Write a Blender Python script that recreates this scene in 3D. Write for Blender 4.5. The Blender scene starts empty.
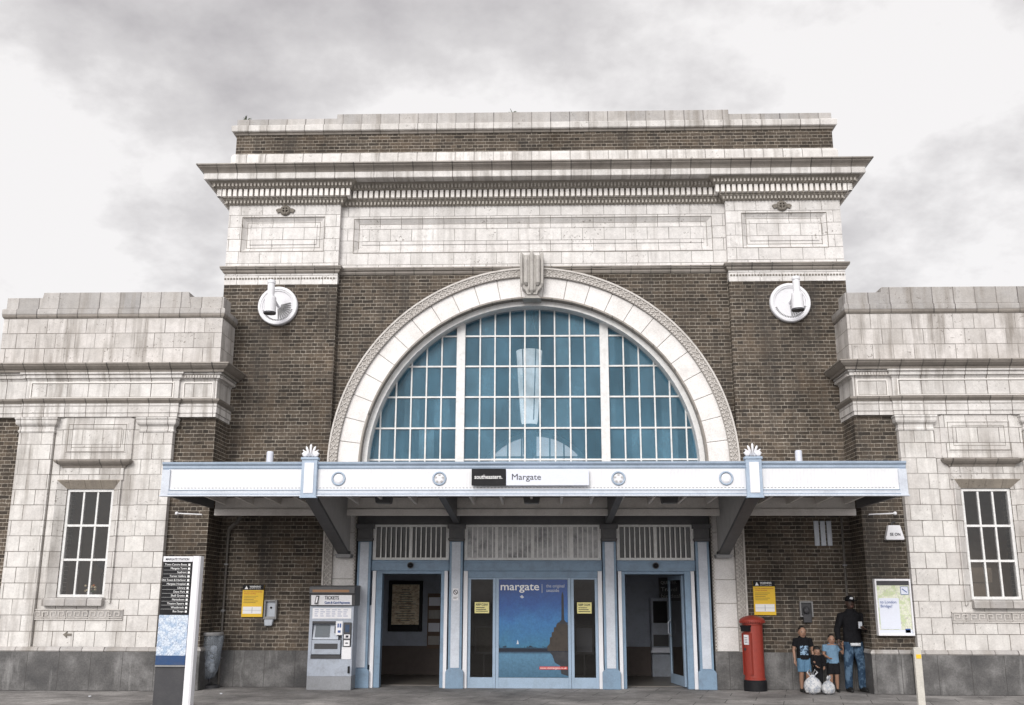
import bpy, bmesh, math, random
from mathutils import Vector, Matrix
random.seed(7)
C = bpy.context.scene.collection
R = math.radians
PI = math.pi

# ------------------------------------------------------------------ helpers
class MB:
    """collects shapes, then links them as ONE mesh object"""
    def __init__(s): s.v = []; s.f = []; s.m = []
    def add(s, vs, fs, m=0):
        n = len(s.v); s.v += [tuple(p) for p in vs]
        for f in fs: s.f.append(tuple(n+i for i in f)); s.m.append(m)
    def box(s, x0, x1, y0, y1, z0, z1, m=0):
        if x0 > x1: x0, x1 = x1, x0
        if y0 > y1: y0, y1 = y1, y0
        if z0 > z1: z0, z1 = z1, z0
        s.add([(x0,y0,z0),(x1,y0,z0),(x1,y1,z0),(x0,y1,z0),(x0,y0,z1),(x1,y0,z1),(x1,y1,z1),(x0,y1,z1)],
              [(0,3,2,1),(4,5,6,7),(0,1,5,4),(1,2,6,5),(2,3,7,6),(3,0,4,7)], m)
    def obox(s, c, ax, ay, az, m=0):
        c, ax, ay, az = map(Vector, (c, ax, ay, az)); P = []
        for k in (-1,1):
            for j, i in ((-1,-1),(-1,1),(1,1),(1,-1)): P.append(c+ax*i+ay*j+az*k)
        s.add(P, [(0,3,2,1),(4,5,6,7),(0,1,5,4),(1,2,6,5),(2,3,7,6),(3,0,4,7)], m)
    def prism(s, poly, a, b, axis='y', m=0):
        n = len(poly)
        def P(p, t):
            if axis == 'y': return (p[0], t, p[1])
            if axis == 'x': return (t, p[0], p[1])
            return (p[0], p[1], t)
        s.add([P(p,a) for p in poly]+[P(p,b) for p in poly],
              [tuple(range(n)), tuple(range(2*n-1,n-1,-1))]+[(i,(i+1)%n,n+(i+1)%n,n+i) for i in range(n)], m)
    def tube(s, pts, rs, n=8, m=0, caps=True, flat=1.0):
        pts = [Vector(p) for p in pts]
        if not hasattr(rs, '__len__'): rs = [rs]*len(pts)
        V = []; ref = None
        for i, p in enumerate(pts):
            d = (pts[min(i+1,len(pts)-1)]-pts[max(i-1,0)]).normalized()
            if ref is None:
                ref = Vector((1,0,0)) if abs(d.x) < .7 else Vector((0,1,0))
            u = (ref - d*ref.dot(d)).normalized(); w = d.cross(u); ref = u
            for k in range(n):
                a = 2*PI*k/n; V.append(p+u*rs[i]*math.cos(a)+w*rs[i]*flat*math.sin(a))
        F = []
        for i in range(len(pts)-1):
            for k in range(n): F.append((i*n+k, i*n+(k+1)%n, (i+1)*n+(k+1)%n, (i+1)*n+k))
        if caps: F += [tuple(range(n-1,-1,-1)), tuple(range((len(pts)-1)*n, len(pts)*n))]
        s.add(V, F, m)
    def lathe(s, prof, c=(0,0,0), n=24, m=0, axis='z', closed=True):
        V = []
        for r, z in prof:
            for k in range(n):
                a = 2*PI*k/n; x, y = r*math.cos(a), r*math.sin(a)
                V.append((c[0]+x, c[1]+y, c[2]+z) if axis == 'z' else ((c[0]+x, c[1]-z, c[2]+y) if axis == 'y' else (c[0]+z, c[1]+x, c[2]+y)))
        F = []
        for i in range(len(prof)-1):
            for k in range(n): F.append((i*n+k, i*n+(k+1)%n, (i+1)*n+(k+1)%n, (i+1)*n+k))
        if closed: F += [tuple(range(n-1,-1,-1)), tuple(range((len(prof)-1)*n, len(prof)*n))]
        s.add(V, F, m)
    def ell(s, c, r, n=12, m=0):
        V = []; F = []; h = n//2
        for i in range(1, h):
            t = PI*i/h
            for k in range(n): a = 2*PI*k/n; V.append((c[0]+r[0]*math.sin(t)*math.cos(a), c[1]+r[1]*math.sin(t)*math.sin(a), c[2]+r[2]*math.cos(t)))
        V += [(c[0],c[1],c[2]+r[2]), (c[0],c[1],c[2]-r[2])]; T = len(V)-2
        for i in range(h-2):
            for k in range(n): F.append((i*n+k, (i+1)*n+k, (i+1)*n+(k+1)%n, i*n+(k+1)%n))
        for k in range(n): F.append((T, k, (k+1)%n)); F.append((T+1, (h-2)*n+(k+1)%n, (h-2)*n+k))
        s.add(V, F, m)
    def sweep(s, path, prof, m=0):
        """moulding: closed profile [(outward, z)] along an open plan path; outward = right of travel"""
        n = len(path); offs = []
        for i in range(n):
            def nrm(a, b): d = Vector((b[0]-a[0], b[1]-a[1])).normalized(); return Vector((d.y, -d.x))
            if i == 0: o = nrm(path[0], path[1])
            elif i == n-1: o = nrm(path[-2], path[-1])
            else:
                a = nrm(path[i-1], path[i]); b = nrm(path[i], path[i+1]); o = (a+b)/(1+a.dot(b))
            offs.append(o)
        k = len(prof); V = []
        for p, o in zip(path, offs):
            for q in prof: V.append((p[0]+o.x*q[0], p[1]+o.y*q[0], q[1]))
        F = []
        for i in range(n-1):
            for j in range(k): F.append((i*k+j, (i+1)*k+j, (i+1)*k+(j+1)%k, i*k+(j+1)%k))
        F += [tuple(range(k)), tuple(range(n*k-1, (n-1)*k-1, -1))]
        s.add(V, F, m)
    def blocks(s, path, step, w, o0, o1, z0, z1, m=0, ext=0, inset=.03):
        """row of small blocks along the straight runs of a plan path"""
        for i in range(len(path)-1):
            a, b = Vector(path[i]), Vector(path[i+1]); L = (b-a).length
            if L < .3: continue
            d = (b-a)/L; nn = Vector((d.y, -d.x))
            if ext:
                if i > 0:
                    q = a-Vector(path[i-1]); g = ext if q.x*d.y-q.y*d.x > 0 else -ext; a = a-d*g
                if i < len(path)-2:
                    q = Vector(path[i+2])-b; g = ext if d.x*q.y-d.y*q.x > 0 else -ext; b = b+d*g
                L = (b-a).length
            cnt = int((L-2*inset)/step); st = (L-2*inset)/max(cnt,1)
            for k in range(cnt+1):
                p = a+d*(inset+k*st)+nn*(o0+o1)/2
                s.obox((p.x,p.y,(z0+z1)/2), (d.x*w/2,d.y*w/2,0), (nn.x*(o1-o0)/2,nn.y*(o1-o0)/2,0), (0,0,(z1-z0)/2), m)
    def panel(s, x0, x1, z0, z1, px0, px1, pz0, pz1, y, d, b, m=0):
        """front face at y with a sunk rectangle of depth d and splayed edges b"""
        O = [(x0,z0),(x1,z0),(x1,z1),(x0,z1)]; A = [(px0,pz0),(px1,pz0),(px1,pz1),(px0,pz1)]
        B = [(px0+b,pz0+b),(px1-b,pz0+b),(px1-b,pz1-b),(px0+b,pz1-b)]
        V = [(x,y,z) for x,z in O]+[(x,y,z) for x,z in A]+[(x,y+d,z) for x,z in B]
        s.add(V, [(i,(i+1)%4,4+(i+1)%4,4+i) for i in range(4)]+[(4+i,4+(i+1)%4,8+(i+1)%4,8+i) for i in range(4)]+[(8,9,10,11)], m)
    def hole(s, x0, x1, z0, z1, a0, a1, b0, b1, y0, y1, m=0):
        s.box(x0,a0,y0,y1,z0,z1,m); s.box(a1,x1,y0,y1,z0,z1,m)
        s.box(a0,a1,y0,y1,z0,b0,m); s.box(a0,a1,y0,y1,b1,z1,m)
    def arc(s, r0, r1, a0, a1, zc, y0, y1, n, m=0, cx=0):
        """ring sector in the XZ plane as a solid"""
        V = []
        for i in range(n+1):
            a = a0+(a1-a0)*i/n; c, q = math.cos(a), math.sin(a)
            V += [(cx+r0*c,y0,zc+r0*q),(cx+r1*c,y0,zc+r1*q),(cx+r1*c,y1,zc+r1*q),(cx+r0*c,y1,zc+r0*q)]
        F = [(0,1,2,3), tuple(4*n+i for i in (3,2,1,0))]
        for i in range(n):
            for j in range(4): F.append((4*i+j, 4*i+4+j, 4*i+4+(j+1)%4, 4*i+(j+1)%4))
        s.add(V, F, m)
    def build(s, name, mats, parent=None, smooth=False, bevel=0, fix=True):
        me = bpy.data.meshes.new(name); me.from_pydata(s.v, [], s.f)
        if not isinstance(mats, (list, tuple)): mats = [mats]
        for mt in mats: me.materials.append(mt)
        me.polygons.foreach_set('material_index', s.m)
        if fix:
            bm = bmesh.new(); bm.from_mesh(me); bmesh.ops.recalc_face_normals(bm, faces=bm.faces); bm.to_mesh(me); bm.free()
        if smooth:
            me.polygons.foreach_set('use_smooth', [True]*len(me.polygons))
        me.update()
        o = bpy.data.objects.new(name, me); C.objects.link(o)
        if parent: o.parent = parent
        if bevel:
            b = o.modifiers.new('bevel', 'BEVEL'); b.width = bevel; b.segments = 2; b.limit_method = 'ANGLE'; b.angle_limit = R(40)
        return o

def thing(name, label, cat, loc=(0,0,0), rz=0, group=None):
    o = bpy.data.objects.new(name, None); C.objects.link(o); o.empty_display_size = .2
    o.location = loc; o.rotation_euler = (0,0,rz); return tag(o, label, cat, group)
def tag(o, label, cat, group=None):
    o['label'] = label; o['category'] = cat
    if group: o['group'] = group
    return o
def struct(o): o['kind'] = 'structure'; return o
def copy_tree(o, parent=None, loc=None, label=None):
    c = o.copy(); C.objects.link(c); c.parent = parent
    if loc is not None: c.location = loc
    if label: c['label'] = label
    for ch in list(o.children): copy_tree(ch, c)
    return c

DG = None
def text(body, size, x, y, z, mat, parent, name='lettering', width=None, align='LEFT', depth=.002, yaw=0, bold=0):
    cu = bpy.data.curves.new('txt', 'FONT'); cu.body = body; cu.size = size; cu.align_x = align; cu.extrude = depth; cu.offset = bold; cu.resolution_u = 3
    t = bpy.data.objects.new('txt', cu); C.objects.link(t)
    dg = bpy.context.evaluated_depsgraph_get(); dg.update()
    me = bpy.data.meshes.new_from_object(t.evaluated_get(dg))
    bpy.data.objects.remove(t); bpy.data.curves.remove(cu)
    xs = [v.co.x for v in me.vertices]
    k = 1
    if width and xs: k = width/max(max(xs)-min(xs), 1e-6)
    for v in me.vertices:
        a, b, c = v.co; v.co = (a*k+x, y-c, b+z)
    me.materials.clear(); me.materials.append(mat)
    me.name = name; o = bpy.data.objects.new(name, me); C.objects.link(o)
    if parent: o.parent = parent
    return o

# ------------------------------------------------------------------ materials
def newmat(name):
    m = bpy.data.materials.new(name); m.use_nodes = True; nt = m.node_tree
    return m, nt, nt.nodes['Principled BSDF']
def nd(nt, t, **k):
    n = nt.nodes.new(t)
    for a, b in k.items():
        if a in n.inputs.keys() if isinstance(a, str) else False: n.inputs[a].default_value = b
        else: setattr(n, a, b)
    return n
def math_(nt, op, a, b=None, c=None, clamp=False):
    n = nt.nodes.new('ShaderNodeMath'); n.operation = op; n.use_clamp = clamp
    for i, v in enumerate((a, b, c)):
        if v is None: continue
        if hasattr(v, 'links'): nt.links.new(v, n.inputs[i])
        else: n.inputs[i].default_value = v
    return n.outputs[0]
def ramp(nt, f, pts):
    n = nt.nodes.new('ShaderNodeValToRGB'); cr = n.color_ramp
    while len(cr.elements) < len(pts): cr.elements.new(.5)
    for e, (p, c) in zip(cr.elements, pts):
        e.position = p; e.color = (c,c,c,1) if not hasattr(c,'__len__') else tuple(c)+(1,)
    nt.links.new(f, n.inputs[0]); return n.outputs[0]
def mix(nt, f, a, b, bt='MIX'):
    n = nt.nodes.new('ShaderNodeMix'); n.data_type = 'RGBA'; n.blend_type = bt
    for s, v in ((n.inputs[0], f), (n.inputs[6], a), (n.inputs[7], b)):
        if hasattr(v, 'links'): nt.links.new(v, s)
        elif hasattr(v, '__len__'): s.default_value = tuple(v)+(1,)
        else: s.default_value = v
    return n.outputs[2]
def uvw(nt, zoff=0.0):
    """(run along the wall, height, 0) whichever way the wall faces"""
    g = nt.nodes.new('ShaderNodeNewGeometry')
    sp = nt.nodes.new('ShaderNodeSeparateXYZ'); nt.links.new(g.outputs['Position'], sp.inputs[0])
    sn = nt.nodes.new('ShaderNodeSeparateXYZ'); nt.links.new(g.outputs['True Normal'], sn.inputs[0])
    side = math_(nt, 'GREATER_THAN', math_(nt, 'ABSOLUTE', sn.outputs[0]), .72)
    u = math_(nt, 'ADD', math_(nt, 'MULTIPLY', sp.outputs[1], side), math_(nt, 'MULTIPLY', sp.outputs[0], math_(nt, 'SUBTRACT', 1., side)))
    cb = nt.nodes.new('ShaderNodeCombineXYZ'); nt.links.new(math_(nt,'ADD',u,50.0), cb.inputs[0])
    nt.links.new(math_(nt, 'SUBTRACT', sp.outputs[2], zoff-20*0.0), cb.inputs[1])
    return g, sp, u, cb.outputs[0]
def noise(nt, vec, scale, detail=3, rough=.6, sc=None):
    if sc:
        mp = nt.nodes.new('ShaderNodeMapping'); mp.inputs['Scale'].default_value = sc; nt.links.new(vec, mp.inputs[0]); vec = mp.outputs[0]
    n = nt.nodes.new('ShaderNodeTexNoise'); n.inputs['Scale'].default_value = scale; n.inputs['Detail'].default_value = detail; n.inputs['Roughness'].default_value = rough
    nt.links.new(vec, n.inputs['Vector']); return n.outputs['Fac']
def bump(nt, b, h, dist=.01, st=.5):
    n = nt.nodes.new('ShaderNodeBump'); n.inputs['Distance'].default_value = dist; n.inputs['Strength'].default_value = st
    nt.links.new(h, n.inputs['Height']); nt.links.new(n.outputs[0], b.inputs['Normal'])

def stone(name, w=.385, h=.281, zoff=.163, base=(.71,.69,.665), alt=(.59,.565,.545), grime=.5, chips=.7, joint=(.10,.085,.07), jw=.013, rough=.45, streak=.75, off=.5):
    m, nt, b = newmat(name); g, sp, u, v = uvw(nt, zoff)
    P = g.outputs['Position']
    br = nt.nodes.new('ShaderNodeTexBrick'); nt.links.new(v, br.inputs['Vector'])
    br.offset = off; br.squash = 1
    for k, q in (('Scale',1),('Mortar Size',jw/2),('Mortar Smooth',.2),('Bias',-.1),('Brick Width',w),('Row Height',h)): br.inputs[k].default_value = q
    br.inputs['Color1'].default_value = tuple(base)+(1,); br.inputs['Color2'].default_value = tuple(alt)+(1,); br.inputs['Mortar'].default_value = tuple(joint)+(1,)
    # joints fade in and out
    jn = noise(nt, P, 1.7, 3)
    col = mix(nt, math_(nt,'MULTIPLY', br.outputs['Fac'], ramp(nt, jn, [(.38,.0),(.62,.4)])), br.outputs['Color'], base)
    big = ramp(nt, noise(nt, P, 1.3, 6, .7), [(.42,.0),(.70,1.)])
    col = mix(nt, math_(nt,'MULTIPLY',big,grime*.7), col, (.36,.33,.30))
    st = ramp(nt, noise(nt, v, 1.0, 5, .62, (4.5,.35,1)), [(.47,.0),(.66,1.)])
    msk = ramp(nt, noise(nt, P, .55, 2), [(.36,.0),(.55,1.)])
    col = mix(nt, math_(nt,'MULTIPLY', math_(nt,'MULTIPLY',st,msk), streak*.95), col, (.25,.225,.20))
    ch = ramp(nt, noise(nt, P, 17, 5, .7), [(.60,.0),(.63,1.)])
    cm = ramp(nt, noise(nt, P, 1.4, 2), [(.50,.0),(.58,1.)])
    col = mix(nt, math_(nt,'MULTIPLY', math_(nt,'MULTIPLY',ch,cm), chips), col, (.16,.14,.12))
    gr = noise(nt, P, 42, 4, .75)
    col = mix(nt, .38, col, ramp(nt, gr, [(.3,.6),(.7,1.2)]), 'MULTIPLY')
    mid = noise(nt, P, 5.5, 4, .7)
    col = mix(nt, .55, col, ramp(nt, mid, [(.34,.80),(.6,1.08)]), 'MULTIPLY')
    nt.links.new(col, b.inputs['Base Color'])
    b.inputs['Roughness'].default_value = rough; b.inputs['Specular IOR Level'].default_value = .35
    hh = math_(nt, 'ADD', math_(nt,'MULTIPLY', br.outputs['Fac'], -1.), math_(nt,'MULTIPLY', gr, .35))
    bump(nt, b, hh, .008, .7)
    return m
def brickmat(name):
    m, nt, b = newmat(name); g, sp, u, v = uvw(nt); P = g.outputs['Position']
    br = nt.nodes.new('ShaderNodeTexBrick'); br.offset = .5; br.squash = .5; br.squash_frequency = 2
    wob = nt.nodes.new('ShaderNodeTexNoise'); wob.inputs['Scale'].default_value = 7; wob.inputs['Detail'].default_value = 2; nt.links.new(P, wob.inputs['Vector'])
    vs_ = nt.nodes.new('ShaderNodeVectorMath'); vs_.operation = 'MULTIPLY_ADD'; nt.links.new(wob.outputs['Color'], vs_.inputs[0]); vs_.inputs[1].default_value = (.03,.018,0); nt.links.new(v, vs_.inputs[2])
    nt.links.new(vs_.outputs[0], br.inputs['Vector'])
    for k, q in (('Scale',1),('Mortar Size',.0066),('Mortar Smooth',.6),('Bias',-.1),('Brick Width',.225),('Row Height',.072)): br.inputs[k].default_value = q
    br.inputs['Color1'].default_value = (.098,.079,.062,1); br.inputs['Color2'].default_value = (.034,.029,.025,1); br.inputs['Mortar'].default_value = (.44,.39,.33,1)
    # mortar is washed out in places
    dk = ramp(nt, noise(nt, P, 1.3, 4, .7), [(.36,.0),(.62,1.)])
    mor = math_(nt,'MULTIPLY', br.outputs['Fac'], math_(nt,'MULTIPLY_ADD', math_(nt,'SUBTRACT',1.,dk), .65, .35))
    svz = nt.nodes.new('ShaderNodeSeparateXYZ'); nt.links.new(vs_.outputs[0], svz.inputs[0]); fz_ = math_(nt,'FRACT', math_(nt,'DIVIDE', svz.outputs[1], .072)); bed = math_(nt,'LESS_THAN', math_(nt,'MINIMUM', fz_, math_(nt,'SUBTRACT',1.,fz_)), .10)
    mor = math_(nt,'MULTIPLY', mor, math_(nt,'MULTIPLY_ADD', bed, .55, .45))
    col = mix(nt, math_(nt,'SUBTRACT', math_(nt,'MULTIPLY',br.outputs['Fac'],1.), mor, clamp=True), br.outputs['Color'], (.085,.072,.058))
    mcol = ramp(nt, noise(nt, P, 6, 4, .7), [(.35,(.20,.175,.14)),(.6,(.40,.37,.32))])
    col = mix(nt, mor, col, mcol)
    t = ramp(nt, noise(nt, P, .6, 5, .65), [(.32,.55),(.68,1.5)])
    col = mix(nt, .85, col, t, 'MULTIPLY')
    t2 = ramp(nt, noise(nt, P, 30, 4, .8), [(.3,.5),(.7,1.45)])
    col = mix(nt, .8, col, t2, 'MULTIPLY')
    wm = ramp(nt, noise(nt, P, 1.6, 5, .7), [(.52,0.),(.66,1.)]); col = mix(nt, math_(nt,'MULTIPLY',wm,.18), col, (.17,.115,.07))
    # soot streaks of their own
    st = ramp(nt, noise(nt, v, 1.0, 3, .6, (2.2,.22,1)), [(.52,.0),(.68,1.)])
    col = mix(nt, math_(nt,'MULTIPLY',st,.6), col, (.045,.041,.038))
    nt.links.new(col, b.inputs['Base Color']); b.inputs['Roughness'].default_value = .85
    b.inputs['Specular IOR Level'].default_value = .2
    bump(nt, b, math_(nt,'ADD',math_(nt,'MULTIPLY',br.outputs['Fac'],-1.),math_(nt,'MULTIPLY',noise(nt,P,60,3),.5)), .006, .7)
    return m
def paint(name, col, rough=.45, dirt=.25, dcol=(.12,.11,.1), metal=0, scale=6, grain=.3, bmp=.0, spec=.4):
    m, nt, b = newmat(name); tc = nt.nodes.new('ShaderNodeNewGeometry').outputs['Position']
    d = ramp(nt, noise(nt, tc, scale, 5, .7), [(.45,.0),(.78,1.)])
    c = mix(nt, math_(nt,'MULTIPLY',d,dirt), col, dcol)
    g = noise(nt, tc, 55, 4, .75)
    c = mix(nt, grain, c, ramp(nt, g, [(.3,.55),(.7,1.3)]), 'MULTIPLY')
    nt.links.new(c, b.inputs['Base Color']); b.inputs['Roughness'].default_value = rough; b.inputs['Metallic'].default_value = metal
    b.inputs['Specular IOR Level'].default_value = spec
    if bmp: bump(nt, b, g, .01, bmp)
    return m
def glassmat(name, tint=(.5,.55,.6), trans=.7, rough=.03, base=(.02,.022,.025), ior=1.5):
    m, nt, b = newmat(name); b.inputs['Base Color'].default_value = tuple(base)+(1,); b.inputs['Roughness'].default_value = rough
    b.inputs['Specular IOR Level'].default_value = .6; b.inputs['IOR'].default_value = ior
    t = nt.nodes.new('ShaderNodeBsdfTransparent'); t.inputs[0].default_value = tuple(tint)+(1,)
    mx = nt.nodes.new('ShaderNodeMixShader'); mx.inputs[0].default_value = trans
    nt.links.new(b.outputs[0], mx.inputs[1]); nt.links.new(t.outputs[0], mx.inputs[2])
    nt.links.new(mx.outputs[0], nt.nodes['Material Output'].inputs[0]); return m
def emit(name, col, s):
    m, nt, b = newmat(name); b.inputs['Base Color'].default_value = tuple(col)+(1,)
    b.inputs['Emission Color'].default_value = tuple(col)+(1,); b.inputs['Emission Strength'].default_value = s; return m

M = {}
M['brick'] = brickmat('old_brown_brick')
M['stone'] = stone('white_glazed_stone')
M['stone_attic'] = stone('greyed_glazed_stone', w=.385, h=.297, zoff=.02, base=(.66,.63,.61), alt=(.50,.475,.455), grime=.95, chips=.9, streak=1.0)
M['stone_top'] = stone('clean_glazed_stone', w=.44, h=.262, zoff=.098, base=(.74,.72,.705), alt=(.64,.62,.605), grime=.4, chips=.8, streak=.45, jw=.010)
M['stone_cap'] = stone('weathered_coping_stone', w=.40, h=2.0, zoff=-.4, base=(.47,.45,.435), alt=(.29,.28,.275), grime=.8, chips=.7, streak=.9, jw=.02, joint=(.06,.05,.05), off=0)
M['stone_dark'] = stone('sooty_moulding_stone', w=.40, h=3.0, zoff=-.9, base=(.30,.27,.24), alt=(.19,.17,.15), grime=.8, chips=.5, streak=.8, jw=.026, joint=(.05,.045,.04), off=0)
M['stone_band'] = stone('white_band_stone', w=.40, h=3.0, zoff=-.9, base=(.70,.68,.66), alt=(.60,.58,.56), grime=.6, chips=.5, streak=.9, jw=.018, joint=(.14,.12,.11), off=0)
M['palestone'] = paint('pale_cut_stone', (.80,.77,.74), .5, .4, (.45,.42,.38), scale=5, grain=.3)
M['stone_orn'] = paint('carved_stone', (.60,.57,.54), .6, .55, (.27,.24,.21), scale=7, grain=.5, bmp=.6)
M['arch_rec'] = paint('arch_border_ground', (.40,.375,.35), .7, .6, (.22,.20,.18), scale=8, grain=.5)
M['bed'] = paint('sooty_bed_moulding', (.36,.33,.29), .7, .6, (.18,.16,.135), scale=6, grain=.5)
M['stone_rec'] = paint('dark_carved_stone', (.20,.18,.155), .8, .5, (.08,.07,.06), scale=12, grain=.6)  # dark stone tone for carvings and thin outline strips
M['vouss'] = paint('arch_stone', (.77,.75,.735), .45, .35, (.30,.27,.24), scale=2.2, grain=.45, bmp=.3)
M['granite'] = stone('dark_plinth_render', w=.95, h=3.0, zoff=-1.2, base=(.165,.16,.158), alt=(.125,.12,.12), grime=0, chips=.3, streak=.35, jw=.012, joint=(.05,.05,.05), off=0, rough=.6)
def plinthmat():
    m, nt, b = newmat('mottled_plinth'); g, sp, u, v = uvw(nt); P = g.outputs['Position']
    br = nt.nodes.new('ShaderNodeTexBrick'); nt.links.new(v, br.inputs['Vector']); br.offset = 0
    for k, q in (('Scale',1),('Mortar Size',.008),('Mortar Smooth',.5),('Bias',0),('Brick Width',.57),('Row Height',3.)): br.inputs[k].default_value = q
    n1 = noise(nt, P, 1.9, 6, .68); n2 = noise(nt, P, 34, 4, .8)
    c = ramp(nt, n1, [(.34,(.06,.059,.06)),(.5,(.10,.097,.096)),(.68,(.19,.186,.185))])
    st = ramp(nt, noise(nt, v, 1.0, 4, .6, (3.5,.6,1)), [(.56,0.),(.7,1.)])
    c = mix(nt, math_(nt,'MULTIPLY',st,.5), c, (.36,.355,.35))
    c = mix(nt, .7, c, ramp(nt, n2, [(.3,.6),(.7,1.35)]), 'MULTIPLY')
    c = mix(nt, math_(nt,'MULTIPLY',br.outputs['Fac'],.75), c, (.045,.042,.04))
    nt.links.new(c, b.inputs['Base Color']); b.inputs['Roughness'].default_value = .75; bump(nt, b, n2, .01, .4); return m
M['granite'] = plinthmat()
M['blue'] = paint('blue_gloss_paint', (.20,.295,.405), .4, .55, (.10,.12,.15), scale=5, grain=.35)
M['lilac'] = paint('pale_lilac_paint', (.575,.615,.68), .45, .55, (.34,.36,.42), scale=3, grain=.3)
M['palewhite'] = paint('white_gloss_paint', (.76,.76,.79), .4, .18, (.4,.4,.42), scale=3, grain=.2)
M['dgrey'] = paint('dark_grey_steel_paint', (.085,.085,.09), .5, .3, (.2,.19,.18), scale=6)
M['blue2'] = paint('pale_blue_gloss_paint', (.36,.44,.545), .4, .45, (.16,.22,.3), scale=4)
M['fluteg'] = paint('pale_grey_recess', (.36,.36,.38), .6, .3)
M['lgrey'] = paint('light_grey_steel_paint', (.46,.45,.44), .5, .35, (.2,.19,.18), scale=4)
M['mgrey'] = paint('mid_grey_steel_paint', (.26,.26,.265), .5, .35, (.12,.11,.1), scale=4)
M['timber'] = paint('off_white_timber_paint', (.74,.71,.68), .55, .4, (.30,.27,.24), scale=3)
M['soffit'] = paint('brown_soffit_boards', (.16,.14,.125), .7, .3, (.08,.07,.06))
M['winwhite'] = paint('white_window_paint', (.74,.74,.735), .45, .5, (.4,.38,.35), scale=8, grain=.3)
M['black'] = paint('black_plastic', (.014,.014,.016), .45, .1, (.1,.1,.1), grain=.3, spec=.12)
M['dark'] = paint('dark_panel', (.045,.045,.05), .4, .3, (.1,.1,.1))
M['letter_w'] = paint('white_lettering', (.8,.8,.8), .5, 0, grain=.0)
M['letter_k'] = paint('black_lettering', (.02,.02,.03), .5, 0, grain=.0)
M['letter_b'] = paint('blue_lettering', (.04,.09,.28), .5, 0, grain=.0)
M['letter_r'] = paint('red_lettering', (.5,.04,.03), .5, 0, grain=.0)
M['yellow'] = paint('yellow_enamel', (.78,.50,.03), .45, .12, (.4,.25,.05), grain=.15)
M['red'] = paint('pillar_box_red', (.28,.038,.025), .45, .5, (.18,.03,.02), scale=9, grain=.35)
M['greymetal'] = paint('brushed_grey_metal', (.42,.45,.50), .4, .3, (.2,.2,.22), metal=.3)
M['machine'] = paint('pale_blue_grey_enamel', (.38,.42,.49), .4, .6, (.20,.21,.23), grain=.3)
M['machine_b'] = paint('grey_machine_base', (.26,.27,.29), .6, .4, (.14,.14,.14))
M['sign_pale'] = paint('pale_sign_face', (.66,.69,.78), .35, .1, (.5,.5,.5), grain=.1)
M['indoor'] = paint('blue_grey_plaster', (.40,.44,.52), .8, .3, (.1,.1,.1))
M['office'] = paint('warm_office_plaster', (.60,.50,.40), .8, .5, (.2,.16,.12), scale=2)
M['indoor_dk'] = paint('dark_brown_panelling', (.12,.095,.085), .6, .3, (.02,.02,.02))
M['indoor_fl'] = paint('dark_floor_tiles', (.16,.145,.13), .4, .3, (.03,.03,.03))
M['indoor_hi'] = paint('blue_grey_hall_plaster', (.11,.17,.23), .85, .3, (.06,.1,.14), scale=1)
M['glass'] = glassmat('dark_window_glass', (.85,.85,.85), .76, .03, (.04,.042,.045), 2.0)
M['doorglass'] = glassmat('door_glass', (.5,.5,.5), .6, .03, (.03,.028,.026))
M['clear'] = glassmat('clear_plastic', (.8,.83,.88), .62, .2, (.38,.42,.47))

def bluepane():
    m, nt, b = newmat('blue_film_glass'); g, sp, u, v = uvw(nt); P = g.outputs['Position']
    cx = math_(nt,'FLOOR',math_(nt,'DIVIDE',math_(nt,'ADD',sp.outputs[0],.151),.302)); cz = math_(nt,'FLOOR',math_(nt,'DIVIDE',math_(nt,'SUBTRACT',sp.outputs[2],4.26),.63))
    cb = nt.nodes.new('ShaderNodeCombineXYZ'); nt.links.new(cx, cb.inputs[0]); nt.links.new(cz, cb.inputs[1])
    wn = nt.nodes.new('ShaderNodeTexWhiteNoise'); nt.links.new(cb.outputs[0], wn.inputs['Vector'])
    base = ramp(nt, wn.outputs['Value'], [(0,(.065,.17,.245)),(.5,(.095,.225,.32)),(1,(.14,.30,.41))])
    n = noise(nt, P, 1.1, 6, .7, (1.3,1,.7)); base = mix(nt, .7, base, ramp(nt, n, [(.34,.6),(.66,1.45)]), 'MULTIPLY')  # uneven tones painted into the blue stand in for varied sky reflections
    n2 = noise(nt, P, 38, 4, .8); base = mix(nt, .45, base, ramp(nt, n2, [(.3,.6),(.7,1.4)]), 'MULTIPLY')
    nt.links.new(base, b.inputs['Base Color']); b.inputs['Roughness'].default_value = .12; b.inputs['Specular IOR Level'].default_value = .4
    t = nt.nodes.new('ShaderNodeBsdfTransparent'); t.inputs[0].default_value = (.85,.93,1,1)
    mx = nt.nodes.new('ShaderNodeMixShader'); mx.inputs[0].default_value = .46
    nt.links.new(b.outputs[0], mx.inputs[1]); nt.links.new(t.outputs[0], mx.inputs[2])
    nt.links.new(mx.outputs[0], nt.nodes['Material Output'].inputs[0]); return m
M['bluepane'] = bluepane()
def opal():
    m, nt, b = newmat('opal_lamp_glass'); P = nt.nodes.new('ShaderNodeNewGeometry').outputs['Position']
    n = noise(nt, P, 2.2, 4, .6); c = ramp(nt, n, [(.35,(.55,.53,.50)),(.65,(.95,.94,.92))])
    nt.links.new(c, b.inputs['Base Color']); nt.links.new(c, b.inputs['Emission Color']); b.inputs['Emission Strength'].default_value = .95; return m
M['opal'] = opal()

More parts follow.
